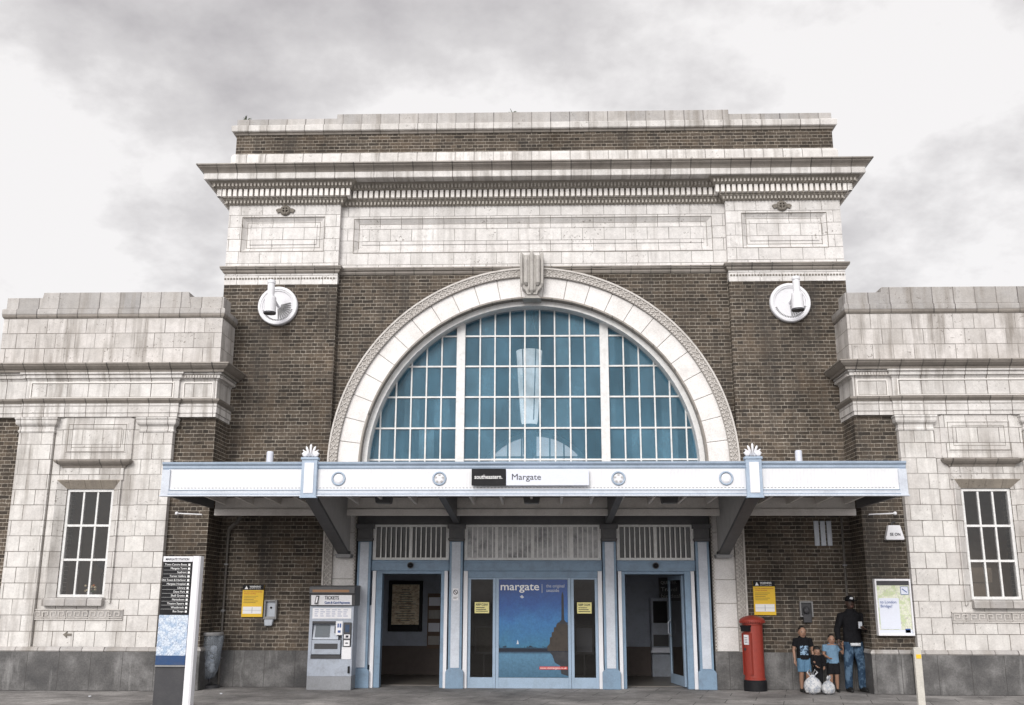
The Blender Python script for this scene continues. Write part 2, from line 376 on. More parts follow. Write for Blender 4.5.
def ribbed():
    m, nt, b = newmat('ribbed_white_fascia'); g, sp, u, v = uvw(nt)
    w = math_(nt,'SINE',math_(nt,'MULTIPLY',u,2*PI/.055)); n = noise(nt, g.outputs['Position'], 4, 5, .7)
    c = ramp(nt, math_(nt,'MULTIPLY_ADD',w,.06,n), [(.3,(.66,.665,.69)),(.7,(.74,.745,.76))])
    nt.links.new(c, b.inputs['Base Color']); b.inputs['Roughness'].default_value = .4; bump(nt, b, w, .002, .35); return m
M['ribbed'] = ribbed()

def pavemat(name, base, joints=True, sc=1.):
    m, nt, b = newmat(name); P = nt.nodes.new('ShaderNodeNewGeometry').outputs['Position']
    n1 = noise(nt, P, .8, 6, .7); n2 = noise(nt, P, 38, 5, .8); n3 = noise(nt, P, 9, 4, .7)
    c = ramp(nt, n1, [(.34,tuple(x*.5 for x in base)),(.5,base),(.66,tuple(x*1.6 for x in base))])
    c = mix(nt, .8, c, ramp(nt, n2, [(.3,.55),(.7,1.45)]), 'MULTIPLY')
    c = mix(nt, .6, c, ramp(nt, n3, [(.35,.75),(.65,1.2)]), 'MULTIPLY')
    spk = ramp(nt, noise(nt, P, 7, 2, .5), [(.70,0.),(.74,1.)])
    c = mix(nt, math_(nt,'MULTIPLY',spk,.6), c, (.06,.055,.05))
    if joints:
        mp = nt.nodes.new('ShaderNodeMapping'); mp.inputs['Rotation'].default_value = (0,0,R(14)); nt.links.new(P, mp.inputs[0])
        br = nt.nodes.new('ShaderNodeTexBrick'); nt.links.new(mp.outputs[0], br.inputs['Vector'])
        for k, q in (('Scale',1),('Mortar Size',.007),('Mortar Smooth',.3),('Bias',0),('Brick Width',.9),('Row Height',.6)): br.inputs[k].default_value = q
        br.inputs['Color1'].default_value = (1.15,1.12,1.1,1); br.inputs['Color2'].default_value = (.75,.74,.73,1)
        c = mix(nt, math_(nt,'MULTIPLY',br.outputs['Fac'],.8), c, (.045,.042,.04))
        c = mix(nt, .5, c, br.outputs['Color'], 'MULTIPLY')
    nt.links.new(c, b.inputs['Base Color']); b.inputs['Roughness'].default_value = .85; bump(nt, b, n2, .01, .5); return m
M['pave'] = pavemat('worn_grey_paving', (.225,.217,.212))
M['asphalt'] = pavemat('asphalt', (.055,.055,.057), False)
M['kerb'] = paint('kerb_granite', (.3,.29,.28), .8, .3)
M['line'] = paint('road_paint', (.7,.7,.68), .7, .4)

def gold():
    m, nt, b = newmat('aged_golden_plaque'); P = nt.nodes.new('ShaderNodeNewGeometry').outputs['Position']
    n = noise(nt, P, 9, 5, .7, (1,1,2.5)); c = ramp(nt, n, [(.35,(.35,.25,.15)),(.5,(.75,.62,.45)),(.65,(.88,.80,.66))])
    nt.links.new(c, b.inputs['Base Color']); b.inputs['Roughness'].default_value = .5; return m
M['gold'] = gold()
def mapmat(name, a, bcol, c3, scale=7):
    m, nt, b = newmat(name); P = nt.nodes.new('ShaderNodeNewGeometry').outputs['Position']
    v = nt.nodes.new('ShaderNodeTexVoronoi'); v.feature = 'DISTANCE_TO_EDGE'; v.inputs['Scale'].default_value = scale; nt.links.new(P, v.inputs['Vector'])
    n = noise(nt, P, scale*.5, 3)
    c = ramp(nt, n, [(.42,a),(.52,bcol)]); e = ramp(nt, v.outputs['Distance'], [(.0,1.),(.06,0.)])
    c = mix(nt, e, c, c3); nt.links.new(c, b.inputs['Base Color']); b.inputs['Roughness'].default_value = .3; return m
M['map'] = mapmat('street_map_print', (.36,.46,.60), (.58,.64,.72), (.14,.20,.32), 24)
M['map_green'] = mapmat('green_map_print', (.50,.58,.34), (.66,.68,.55), (.45,.42,.42), 22)
def seaposter():
    m, nt, b = newmat('blue_seascape_print'); g, sp, u, v = uvw(nt); P = g.outputs['Position']
    z = math_(nt,'ADD', sp.outputs[2], math_(nt,'MULTIPLY', math_(nt,'MULTIPLY', math_(nt,'SUBTRACT', noise(nt,P,2.3,5,.7), .5), .8), math_(nt,'GREATER_THAN', sp.outputs[2], .72)))
    c = ramp(nt, math_(nt,'DIVIDE',z,2.0), [(.08,(.05,.12,.19)),(.30,(.08,.19,.30)),(.325,(.004,.008,.02)),(.352,(.004,.010,.025)),(.362,(.04,.15,.26)),(.60,(.035,.15,.36)),(.78,(.02,.08,.28)),(1.,(.015,.045,.19))])
    c = mix(nt, .5, c, ramp(nt, noise(nt,P,26,4,.8), [(.3,.6),(.7,1.5)]), 'MULTIPLY')
    nt.links.new(c, b.inputs['Base Color']); b.inputs['Roughness'].default_value = .25; return m
M['sea'] = seaposter()
def skinm(name, c): 
    m, nt, b = newmat(name); b.inputs['Base Color'].default_value = tuple(c)+(1,); b.inputs['Roughness'].default_value = .55
    b.inputs['Subsurface Weight'].default_value = .05; return m
M['skin_l'] = skinm('fair_skin', (.40,.23,.16)); M['skin_m'] = skinm('tan_skin', (.27,.155,.105)); M['skin_d'] = skinm('dark_brown_skin', (.055,.032,.024))
M['hair'] = paint('black_hair', (.012,.01,.009), .6, 0, grain=.5)
M['eye'] = paint('dark_eye', (.01,.008,.008), .3, 0, grain=0); M['lip'] = skinm('lip', (.13,.06,.05))
def cloth(name, c, c2=None, sc=14, th=.55):
    m, nt, b = newmat(name); P = nt.nodes.new('ShaderNodeTexCoord').outputs['Object']
    n = noise(nt, P, sc, 4, .7)
    col = ramp(nt, n, [(th-.03,c),(th+.03,c2 or c)]) if c2 else mix(nt, .4, c, ramp(nt, n, [(.3,.6),(.7,1.3)]), 'MULTIPLY')
    nt.links.new(col, b.inputs['Base Color']); b.inputs['Roughness'].default_value = .95; b.inputs['Specular IOR Level'].default_value = .08; bump(nt, b, noise(nt, P, 9, 3, .6, (1,1,.5)), .06, .9); return m
M['tee_dark'] = cloth('dark_tee', (.012,.012,.014)); M['tee_blue'] = cloth('light_blue_tee', (.15,.25,.36)); M['denim'] = cloth('blue_denim', (.03,.055,.095), (.085,.14,.21), 5, .53)
M['shorts_blue'] = cloth('blue_shorts', (.10,.19,.29)); M['shorts_black'] = cloth('black_shorts', (.015,.015,.017)); M['print'] = cloth('tee_print', (.02,.03,.05), (.26,.38,.52), 26, .48)
M['shoe'] = paint('black_shoe', (.015,.015,.015), .5, 0); M['white_cloth'] = cloth('white_cloth', (.6,.62,.65))
def bagmat():
    m, nt, b = newmat('white_plastic_bag'); P = nt.nodes.new('ShaderNodeTexCoord').outputs['Object']
    n = noise(nt, P, 9, 4, .7); c = ramp(nt, n, [(.36,(.70,.70,.71)),(.50,(.60,.61,.63)),(.55,(.26,.30,.38)),(.60,(.64,.64,.64))])
    nt.links.new(c, b.inputs['Base Color']); b.inputs['Roughness'].default_value = .35; bump(nt, b, noise(nt, P, 16, 5, .8), .04, .9); return m
M['bag'] = bagmat()
M['leaf'] = paint('weed_green', (.06,.09,.03), .7, 0)

# ------------------------------------------------------------------ setting
g = MB(); g.box(-600,600,-500,700,-.6,-.13); struct(g.build('ground', M['asphalt']))
g = MB(); g.box(-60,60,-7.0,14,-.125,0); struct(g.build('pavement', M['pave']))
g = MB()
for i in range(66): g.box(-60+i*1.82, -60+i*1.82+1.8, -7.16,-7.0,-.126,.002)
struct(g.build('kerb', M['kerb'], bevel=.012))
g = MB(); g.box(-60,60,-17.5,-7.165,-.129,-.121); struct(g.build('road', M['asphalt']))
g = MB()
for i in range(16): g.box(-60+i*8,-56+i*8,-12.4,-12.28,-.12,-.117)
struct(g.build('road_markings', M['line']))
g = MB(); g.box(-60,60,-60,-17.5,-.128,0); struct(g.build('far_pavement', M['pave']))

# ------------------------------------------------------------------ station building
B = thing('station_building', 'brown brick and white stone railway station with a great arched window between two lower wings', 'building', (0,0,0))
PX, PI_, AT = 6.25, 3.94, 11.15
path = [(-PX,6),(-PX,-.15),(-PI_,-.15),(-PI_,0),(PI_,0),(PI_,-.15),(PX,-.15),(PX,6)]
# brick walls
w = MB()
for s in (-1,1):
    w.box(s*PI_, s*PX, -.15, .35, 0, 7.8)
    w.box(s*(PX-.03), s*(PX-.38), .35, 9, 0, 11.1)
n = 48; ZC = 4.1; RA = 3.86
V = []; F = []
for i in range(n+1):
    a = PI-PI*i/n; x, z = RA*math.cos(a), ZC+RA*math.sin(a)
    V += [(x,0,z),(x,0,8.12),(x,.35,z),(x,.35,8.12)]
for i in range(n):
    a = 4*i; F += [(a,a+4,a+5,a+1),(a+2,a+3,a+7,a+6),(a,a+2,a+6,a+4)]
w.add(V, F)
for s in (-1,1): w.box(s*RA, s*PI_, 0, .34, 4.1, 8.1)
w.box(-PX+.35, PX-.35, 9, 9.3, 6.4, 11.1); w.box(-PX+.35,-1.7,9,9.3,0,6.4); w.box(1.7,PX-.35,9,9.3,0,6.4); w.box(-1.7,1.7,9,9.3,0,4.5)
V=[];F=[]
for i in range(25):
    a = PI-PI*i/24; x, z = 1.7*math.cos(a), 4.5+1.7*math.sin(a); V += [(x,9,z),(x,9,6.4),(x,9.3,z),(x,9.3,6.4)]
for i in range(24): a=4*i; F += [(a,a+4,a+5,a+1),(a+2,a+3,a+7,a+6),(a,a+2,a+6,a+4)]
w.add(V,F)
w.build('brick_wall', M['brick'], B)
a = MB(); a.box(-6.26,6.26,.0,9.25,10.3,11.16); a.build('attic_wall', M['brick'], B)
# white frieze
f = MB()
for s in (-1,1):
    xa, xb = sorted((s*PI_, s*(PX+.004))); pa, pb = sorted((s*4.25, s*5.97))
    f.panel(xa, xb, 7.77, 9.55, pa, pb, 8.47, 9.23, -.155, .06, .09)
    f.panel(pa+.1, pb-.1, 8.57, 9.13, pa+.16, pb-.16, 8.63, 9.07, -.0945, -.018, .012)
    f.add([(s*PI_,-.155,7.77),(s*PI_,.003,7.77),(s*PI_,.003,9.55),(s*PI_,-.155,9.55)], [(0,1,2,3)])
    f.add([(s*(PX+.004),-.155,7.77),(s*(PX+.004),6,7.77),(s*(PX+.004),6,9.55),(s*(PX+.004),-.155,9.55)], [(0,1,2,3)])
    f.add([(xa,-.155,7.77),(xb,-.155,7.77),(xb,-.1,7.77),(xa,-.1,7.77)], [(0,1,2,3)])
f.panel(-PI_, PI_, 8.09, 9.55, -3.68, 3.68, 8.50, 9.22, -.005, .06, .09)
f.panel(-3.58, 3.58, 8.6, 9.12, -3.51, 3.51, 8.66, 9.06, .0555, -.018, .012)
fz = f.build('stone_frieze', M['stone_top'], B, fix=False)
f = MB()
for x0,x1,yy in ((-5.97,-4.25,-.155),(4.25,5.97,-.155),(-3.68,3.68,-.005)):
    m_=f
    for (a,b_,c_,d_,y_) in ((x0,x1,8.465,9.225,yy),(x0+.10,x1-.10,8.565,9.125,yy+.06)):
        w_=.011
        f.box(a,b_,y_-.0015,y_+.03,c_,c_+w_); f.box(a,b_,y_-.0015,y_+.03,d_-w_,d_); f.box(a,a+w_,y_-.0013,y_+.03,c_+w_,d_-w_); f.box(b_-w_,b_,y_-.0013,y_+.03,c_+w_,d_-w_)
f.build('panel_edge_lines', M['stone_rec'], fz)  # thin dark strips outlining the sunk panels
st = MB()
st.sweep([(-PX,6),(-PX,-.155),(-PI_,-.155),(-PI_,-.005),(PI_,-.005),(PI_,-.155),(PX,-.155),(PX,6)],
         [(-.03,8.0),(.015,8.0),(.04,8.03),(.045,8.06),(.08,8.08),(.09,8.12),(.09,8.14),(-.03,8.16)])
st.build('string_course', M['stone_dark'], B)
bd = MB()
for s in (-1,1):
    x0, x1 = sorted((s*(PI_+.03), s*PX)); k = 0; x = x0
    while x < x1: bd.box(x, min(x+.035,x1), -.17, -.15, 7.88, 7.91); x += .06
bd.build('bead_moulding', M['stone_rec'], B)
# main cornice
cn = MB()
cn.sweep(path, [(-.02,9.485),(.02,9.485),(.05,9.53),(.11,9.575),(.11,9.595),(.13,9.60),(.13,9.765),(.225,9.77),(.25,9.80),(.31,9.86),(.33,9.885),(.36,9.89),(-.02,9.89)])
cn.build('bed_moulding', M['bed'], B)
dn = MB(); dn.blocks(path, .111, .070, .126, .215, 9.608, 9.762, inset=.0, ext=.18)
dn.build('dentil_course', M['palestone'], B)
eg = MB(); eg.blocks(path, .074, .034, .24, .315, 9.79, 9.855, ext=.28); eg.blocks(path, .074, .034, .04, .10, 9.50, 9.56, ext=.07)
eg.build('egg_and_dart', paint('sooty_egg_carving', (.47,.44,.40), .7, .6, (.25,.22,.19), scale=6, grain=.5), B)
# the corona runs straight across the three bays
cpath = [(-PX-.02,6),(-PX-.02,-.17),(PX+.02,-.17),(PX+.02,6)]
co = MB(); co.sweep(cpath, [(-.6,9.892),(.41,9.892),(.415,9.905),(.415,10.02),(-.6,10.02)]); co.build('corona', M['stone_band'], B)
cy = MB(); cy.sweep(cpath, [(-.6,10.021),(.42,10.021),(.43,10.045),(.46,10.08),(.51,10.12),(.525,10.15),(.55,10.155),(.55,10.18),(-.6,10.24)]); cy.build('cyma_moulding', M['stone_dark'], B)
eg2 = MB(); eg2.blocks([(-PX-.02,6),(-PX-.45,-.60),(PX+.45,-.60),(PX+.02,6)][1:3],   .075, .034, -.03, .008, 10.06, 10.12); eg2.build('leaf_carving', M['stone_cap'], B)
# attic trim and parapet
apath = [(-6.26,6),(-6.26,0),(6.26,0),(6.26,6)]
t = MB(); t.sweep(apath, [(-.03,10.2),(.07,10.2),(.07,10.62),(.03,10.69),(-.03,10.70)]); t.build('attic_base', M['stone_band'], B)
t = MB(); t.sweep(apath, [(-.03,11.13),(.02,11.13),(.04,11.18),(-.03,11.18)]); t.build('attic_string', M['stone_dark'], B)
t = MB(); t.sweep(apath, [(-.03,11.181),(.07,11.181),(.09,11.2),(.10,11.31),(.06,11.34),(-.03,11.35)]); t.build('attic_coping', M['stone_band'], B)
t = MB(); t.box(-6.27,6.27,-.012,.3,11.34,11.50); t.box(-4.13,4.13,-.03,.28,11.341,11.59)
t.box(-6.27,-5.97,.3,9,11.34,11.5); t.box(6.27,5.97,.3,9,11.34,11.5)
t.build('parapet', M['stone_cap'], B, bevel=.01)
r = MB(); r.box(-5.9,5.9,.36,9.0,11.0,11.12); r.build('roof', M['dark'], B)
# carved vent bosses on the frieze
for s in (-1,1):
    v = MB(); x = s*5.08
    v.lathe([(.0,.0),(.11,.0),(.115,.02),(.09,.05),(.06,.055),(.045,.02),(0,.02)], (x,-.156,9.36), 16, 0, 'y', False)
    for q in (-1,1):
        v.prism([(x+q*.09,9.33),(x+q*.16,9.30),(x+q*.20,9.37),(x+q*.15,9.40),(x+q*.09,9.40)], -.19,-.15)
    v.box(x-.012,x+.012,-.215,-.17,9.27,9.44); v.box(x-.09,x+.09,-.212,-.175,9.355,9.375)
    v.build('carved_boss', M['stone_rec'], B)

# ---------------- the arch
ar = MB(); ar.arc(3.785,3.97,0,PI,ZC,-.19,.2,60)
for s in (-1,1): ar.box(s*3.785,s*3.97,-.19,.2,.66,ZC)
arch = ar.build('arch_border', M['arch_rec'], B)
lt = MB()
def lat(cx, cz, tx, tz, rx, rz):   # one cell of the lattice: tangent t, radial r
    for q in (-1,1):
        d = Vector((tx*.058+q*rx*.046,0,tz*.058+q*rz*.046)); nrm = Vector((d.z,0,-d.x)).normalized()*.0075
        lt.obox((cx,-.195,cz), d, (0,.012,0), nrm)
cnt = 86
for i in range(cnt):
    a = PI*(i+.5)/cnt; c, q = math.cos(a), math.sin(a)
    if abs(c)*3.86 < .24: continue
    lat(3.885*c, ZC+3.885*q, -q, c, c, q)
    for k in (-.25,.25):
        aa = a+k*PI/cnt; cc, qq = math.cos(aa), math.sin(aa)
        lt.obox((3.805*cc,-.2,ZC+3.805*qq), (.018*-qq,0,.018*cc), (0,.018,0), (.013*cc,0,.013*qq))
for s in (-1,1):
    z = .75
    while z < ZC-.06:
        lat(s*3.885, z, 0, 1, 1, 0)
        for k in (0,.07): lt.box(s*3.805-.013,s*3.805+.013,-.218,-.18,z+k-.018,z+k+.018)
        z += .141
    lt.box(s*3.825,s*3.834,-.2,-.18,.66,ZC); lt.box(s*3.94,s*3.972,-.215,-.17,.66,ZC)
lt.arc(3.825,3.834,0,PI,ZC,-.2,-.18,60); lt.arc(3.94,3.974,0,PI,ZC,-.215,-.17,60)
o = lt.build('lattice_carving', M['stone_orn'], arch)
vs = MB(); k = 25
for i in range(k):
    g0 = .0014; vs.arc(3.375,3.785,PI*i/k+g0,PI*(i+1)/k-g0,ZC,-.14,.2,5)
for s in (-1,1):
    z = .66
    while z < ZC-.02: vs.box(s*3.375,s*3.785,-.14,.2,z+.004,min(z+.43,ZC)-.004); z += .43
vs.build('voussoirs', M['vouss'], B, bevel=.006)
ij = MB(); ij.arc(3.38,3.78,0,PI,ZC,-.12,.19,50)
for s in (-1,1): ij.box(s*3.38,s*3.78,-.12,.19,.66,ZC)
ij.build('arch_joint_mortar', M['bed'], B)
im = MB(); im.arc(3.345,3.378,0,PI,ZC,-.155,.25,60)
for s in (-1,1): im.box(s*3.345,s*3.378,-.155,.25,.66,ZC)
im.build('arch_inner_moulding', M['stone_dark'], B)
# beads by the legs
bd = MB()
for s in (-1,1):
    z = .7
    while z < 3.2: bd.box(s*3.375-.02,s*3.375+.02,-.18,-.155,z,z+.035); z += .062
bd.build('bead_moulding', M['stone_orn'], B)
for s in (-1,1):
    pl = MB(); pl.box(s*3.33,s*3.975,-.23,.2,0,.66); pl.build('arch_plinth', M['granite'], B, bevel=.01)
# keystone
ks = MB()
ks.prism([(-.225,8.36),(-.13,8.27),(-.045,8.30),(0,8.38),(.045,8.30),(.13,8.27),(.225,8.36),(.22,8.05),(.2,7.62),(.12,7.53),(.10,7.46),(-.10,7.46),(-.12,7.53),(-.2,7.62),(-.22,8.05)], -.36,.1)
for x0, rr, zt, zb in ((-.205,.028,8.33,7.62),(-.115,.05,8.27,7.64),(0,.045,8.36,7.48),(.115,.05,8.27,7.64),(.205,.028,8.33,7.62),(-.06,.02,8.25,7.5),(.06,.02,8.25,7.5)):
    ks.tube([(x0,-.36,zb),(x0,-.385,zb+.06),(x0*1.02,-.39,zt-.1),(x0*1.05,-.36,zt)],[rr*.5,rr,rr,rr*.6],10)
ks.prism([(-.13,7.44),(0,7.56),(.13,7.44),(.19,7.39),(-.19,7.39)], -.33,0)
ks.build('keystone', paint('grey_keystone', (.43,.41,.385), .6, .6, (.22,.20,.18), scale=8, grain=.5, bmp=.5), B, bevel=.01)
# great window
YW = .32
fr = MB(); fr.arc(3.24,3.342,0,PI,ZC,.02,YW+.1,60)
for s in (-1,1):
    fr.box(s*3.24,s*3.342,.02,YW+.1,3.3,ZC)
    zt = ZC+math.sqrt(3.3**2-1.45**2)
    fr.box(s*1.36,s*1.53,YW-.07,YW+.08,3.9,zt)
fr.box(-3.3,3.3,YW-.06,YW+.08,3.85,3.95)
gw = fr.build('arched_window', M['winwhite'], B)
mu = MB()
xs = [-1.36+.302*i for i in range(1,9)] + [s*(1.53+.302*i) for s in (-1,1) for i in range(1,6)]
for x in xs:
    if abs(abs(x)-1.445) < .1: continue
    zt = ZC+math.sqrt(max(3.28**2-x*x,0)); mu.box(x-.014,x+.014,YW-.03,YW+.03,3.9,zt)
for z in (4.26,4.89,5.52,6.15,6.78):
    hw = math.sqrt(3.28**2-(z-ZC)**2); mu.box(-hw,-1.5,YW-.026,YW+.026,z-.016,z+.016); mu.box(-1.39,1.39,YW-.026,YW+.026,z-.016,z+.016); mu.box(1.5,hw,YW-.026,YW+.026,z-.016,z+.016)
mu.build('glazing_bars', M['winwhite'], gw)
gl = MB(); V = [(3.3*math.cos(PI*i/40),YW,ZC+3.3*math.sin(PI*i/40)) for i in range(41)]+[(-3.3,YW,3.9),(3.3,YW,3.9)]
gl.add(V, [tuple(range(43))]); gl.build('panes', M['bluepane'], gw, fix=False)
sp_ = MB(); sp_.box(-3.35,3.35,.1,.4,3.1,3.88); sp_.build('spandrel_panel', M['mgrey'], B)

# ---------------- wings
def groove(m, x0, x1, z0, z1, y, w):
    m.box(x0,x1,y-.0015,y+.02,z0,z0+w); m.box(x0,x1,y-.0015,y+.02,z1-w,z1); m.box(x0,x0+w,y-.0013,y+.02,z0+w,z1-w); m.box(x1-w,x1,y-.0013,y+.02,z0+w,z1-w)
def wing(s):
    W = lambda a, b: tuple(sorted((s*a, s*b)))
    hx = (7.775,8.66); hz = (1.60,3.56)
    w = MB(); x0,x1 = W(5.96,16); a0,a1 = W(*hx)
    w.hole(x0,x1,0,5.0,a0,a1,hz[0],hz[1],-.93,-.55); xa, xb = W(5.96,6.3); w.box(xa,xb,-.55,.0 if 1 else 0,0,5.0)
    w.box(*W(6.28,16),5.7,6,0,5); w.box(*W(6.3,6.6),.36,5.7,0,5.8)
    w.build('wing_brick_wall', M['brick'], B)
    # white stone centre with window
    c = MB()
    c.hole(*W(7.33,8.97),.7,4.95,a0-.15,a1+.15,hz[0]-.04,3.712,-1.0,-.90)
    c.build('wing_stone_facing', M['stone'], B)
    for px in ((6.71,7.33),(8.97,9.63)):
        p = MB(); q0,q1 = W(*px); p.box(q0,q1,-1.06,-.91,.7,4.6); pil = p.build('pilaster', M['stone'], B, bevel=.006)
        p = MB(); pp = [(q0,-.92),(q0,-1.06),(q1,-1.06),(q1,-.92)]
        p.sweep(pp, [(-.02,4.6),(.01,4.6),(.02,4.63),(.005,4.66),(.005,4.71),(.05,4.75),(.06,4.78),(.06,4.83),(.075,4.85),(.075,4.88),(-.02,4.89)])
        p.box(q0+.02,q1-.02,-1.04,-.92,4.59,4.88)
        p.build('capital', M['stone_band'], pil)
    # raised tablet over the window
    t = MB(); t0,t1 = W(7.47,8.83); m0,m1 = W(7.55,8.75)
    t.prism([(t0,4.1),(t1,4.1),(t1,4.86),(t1-.12,4.93),(t0+.12,4.93),(t0,4.86)],-1.03,-.98)
    t.build('tablet', M['stone'], B, bevel=.008)
    t = MB(); t.panel(m0,m1,4.2,4.8,m0+.02,m1-.02,4.22,4.78,-1.034,-.012,.012); t.panel(m0+.1,m1-.1,4.29,4.72,m0+.11,m1-.11,4.30,4.71,-1.047,.014,.012)
    t.build('tablet_moulding', M['stone'], B, fix=False)
    # hood
    h0,h1 = W(7.585,8.72)
    t = MB(); t.sweep([(h0,-.97),(h0,-1.02),(h1,-1.02),(h1,-.97)], [(-.03,3.94),(.02,3.94),(.04,3.98),(.09,4.0),(.13,4.03),(.15,4.06),(.15,4.08),(-.03,4.10)])
    t.box(h0,h1,-1.02,-.96,3.941,4.09); t.build('window_hood', M['stone_dark'], B)
    t = MB(); t.box(h0+.0,h1-.0,-1.035,-.98,3.71,3.939); t.build('lintel', M['stone'], B, bevel=.005)
    # splayed reveal
    o0,o1 = W(7.66,8.87) if 0 else (a0-.15,a1+.15)
    t = MB()
    t.add([(o0,-1.05,3.71),(o1,-1.05,3.71),(a1,-.93,3.56),(a0,-.93,3.56)],[(0,1,2,3)])
    t.add([(o0-.02,-1.035,3.72),(o1+.02,-1.035,3.72),(o1,-1.05,3.71),(o0,-1.05,3.71)],[(0,1,2,3)])
    t.build('lintel_splay', paint_tan, B, fix=False)
    t = MB()
    for xx, yy in ((a0,-1),(a1,1)):
        t.add([(xx+yy*.15,-1.05,3.71),(xx+yy*.15,-1.05,1.5),(xx,-.93,1.58),(xx,-.93,3.56)],[(0,1,2,3)])
        t.box(xx+yy*.15,xx+yy*.165,-1.05,-.99,1.5,3.708)
    t.build('window_reveal', M['stone'], B, fix=False)
    # window
    f = MB(); y = -.86
    b0,b1 = a0+.0,a1-.0
    f.hole(b0,b1,hz[0],hz[1],b0+.05,b1-.05,hz[0]+.05,hz[1]-.05,y-.04,y+.05)
    wn = f.build('sash_window', M['winwhite'], B)
    f = MB(); ww = (b1-b0-.1)/3; hh = (hz[1]-hz[0]-.1)/3
    for i in (1,2): f.box(b0+.05+ww*i-.016,b0+.05+ww*i+.016,y-.025,y+.03,hz[0]+.04,hz[1]-.04); 
    for i in (1,2): f.box(b0+.04,b1-.04,y-.03,y+.035,hz[0]+.05+hh*i-.02,hz[0]+.05+hh*i+.02)
    f.build('glazing_bars', M['winwhite'], wn)
    f = MB(); f.add([(b0,y,hz[0]),(b1,y,hz[0]),(b1,y,hz[1]),(b0,y,hz[1])],[(0,1,2,3)]); f.build('panes', M['glass'], wn, fix=False)
    s0,s1 = W(7.73,8.83)
    f = MB(); f.prism([(-.9,1.6),(-1.10,1.585),(-1.12,1.56),(-1.12,1.45),(-.9,1.45)], s0, s1, 'x'); f.build('window_sill', M['stone_cap'], B, bevel=.006)
    # room behind the window
    f = MB(); f.box(*W(7.2,9.4),1.6,1.65,.5,4); f.box(*W(7.15,7.2),-.5,1.6,.5,4); f.box(*W(9.4,9.45),-.5,1.6,.5,4); f.box(*W(7.2,9.4),-.5,1.6,.5,.55); f.box(*W(7.2,9.4),-.5,1.6,3.95,4)
    f.build('office_room_lining', M['office'], B)
    # greek key band
    k0,k1 = W(7.36,9.0)
    f = MB(); f.box(k0,k1,-1.015,-.98,1.21,1.385); gb = f.build('fret_band', M['stone_cap'], B)
    f = MB(); x = k0+.03; i = 0
    f.box(k0,k1,-1.03,-1.01,1.205,1.222); f.box(k0,k1,-1.03,-1.01,1.373,1.39)
    while x+.14 < k1:
        f.box(x,x+.014,-1.028,-1.01,1.245,1.35); f.box(x,x+.1,-1.0285,-1.01,1.336,1.352); f.box(x+.087,x+.101,-1.0278,-1.01,1.28,1.35); f.box(x+.045,x+.1,-1.0283,-1.01,1.278,1.292); f.box(x+.0,x+.14,-1.0276,-1.01,1.242,1.254); x += .145
    f.build('greek_key', M['stone_orn'], gb)
    # plinth
    f = MB()
    f.box(*W(5.99,16),-.97,-.55,0,.665); f.box(*W(6.62,9.68),-1.12,-.9,0,.664)
    f.box(*W(5.925,5.99),-.97,-.16,0,.665)
    f.build('plinth', M['granite'], B, bevel=.01)
    f = MB(); pth = [(5.94,-.15),(5.94,-.95),(6.62,-.95),(6.62,-1.10),(9.68,-1.10),(9.68,-.95),(16,-.95)]
    if s < 0: pth = [(-x,y) for x,y in pth][::-1]
    f.sweep(pth, [(-.05,.662),(.015,.662),(.03,.68),(.02,.705),(-.01,.74),(-.05,.745)]); f.build('plinth_moulding', M['stone_cap'], B)
    # entablature
    ep = [(5.96,-.1),(5.96,-1.0),(6.67,-1.0),(6.67,-1.05),(9.60,-1.05),(9.60,-1.0),(16,-1.0)]
    if s < 0: ep = [(-x,y) for x,y in ep][::-1]
    f = MB(); f.sweep(ep, [(-.1,4.90),(.015,4.90),(.015,4.97),(.03,4.975),(.03,5.15),(-.1,5.15)]); f.build('architrave', M['stone_band'], B)
    f = MB(); f.sweep(ep, [(-.1,5.151),(.035,5.151),(.05,5.17),(.085,5.20),(.095,5.235),(-.1,5.25)]); f.sweep(ep,[(-.05,4.968),(.02,4.968),(.02,4.974),(-.05,4.974)]); f.build('architrave_moulding', M['stone_dark'], B)
    f = MB(); f.sweep(ep, [(-.4,5.2),(0,5.2),(0,5.6),(-.4,5.6)])
    frz = f.build('frieze', M['stone_band'], B)
    f = MB()
    for p0,p1,yy in ((6.03,6.6,-1.0),(6.76,9.51,-1.05)):
        q0,q1 = W(p0,p1)
        f.box(q0,q1,yy-.016,yy,5.545,5.565); f.box(q0,q0+.02,yy-.016,yy,5.27,5.545); f.box(q1-.02,q1,yy-.016,yy,5.27,5.545)
        f.box(q0,q1,yy-.012,yy,5.26,5.272)
    f.build('frieze_panel_moulding', M['palestone'], frz)
    f = MB()
    for p0,p1,yy in ((6.05,6.58,-1.0),(6.78,9.49,-1.05)):
        q0,q1 = W(p0,p1); groove(f,q0,q1,5.273,5.544,yy-.001,.009)
    f.build('panel_edge_lines', M['stone_rec'], frz)  # thin dark strips outlining the wing frieze panels
    f = MB(); q0,q1 = W(7.60,8.70); groove(f,q0,q1,4.24,4.76,-1.049,.009); q0,q1 = W(7.68,8.62); groove(f,q0,q1,4.32,4.69,-1.0475,.008)
    f.box(*W(7.335,7.35),-1.003,-.995,.72,4.6); f.box(*W(8.95,8.965),-1.003,-.995,.72,4.6)
    f.build('dark_edge_lines', M['stone_rec'], B)  # thin dark strips along the tablet grooves and pilaster edges
    f = MB(); f.sweep(ep, [(-.4,5.6),(.01,5.6),(.02,5.63),(.06,5.64),(.06,5.70),(.10,5.71),(.10,5.74),(-.4,5.74)]); f.build('cornice_bed', M['stone_band'], B)
    f = MB(); q0,q1 = W(5.98,6.62); x = q0
    while x < q1: f.box(x,x+.03,-1.085,-1.05,5.64,5.69); x += .052
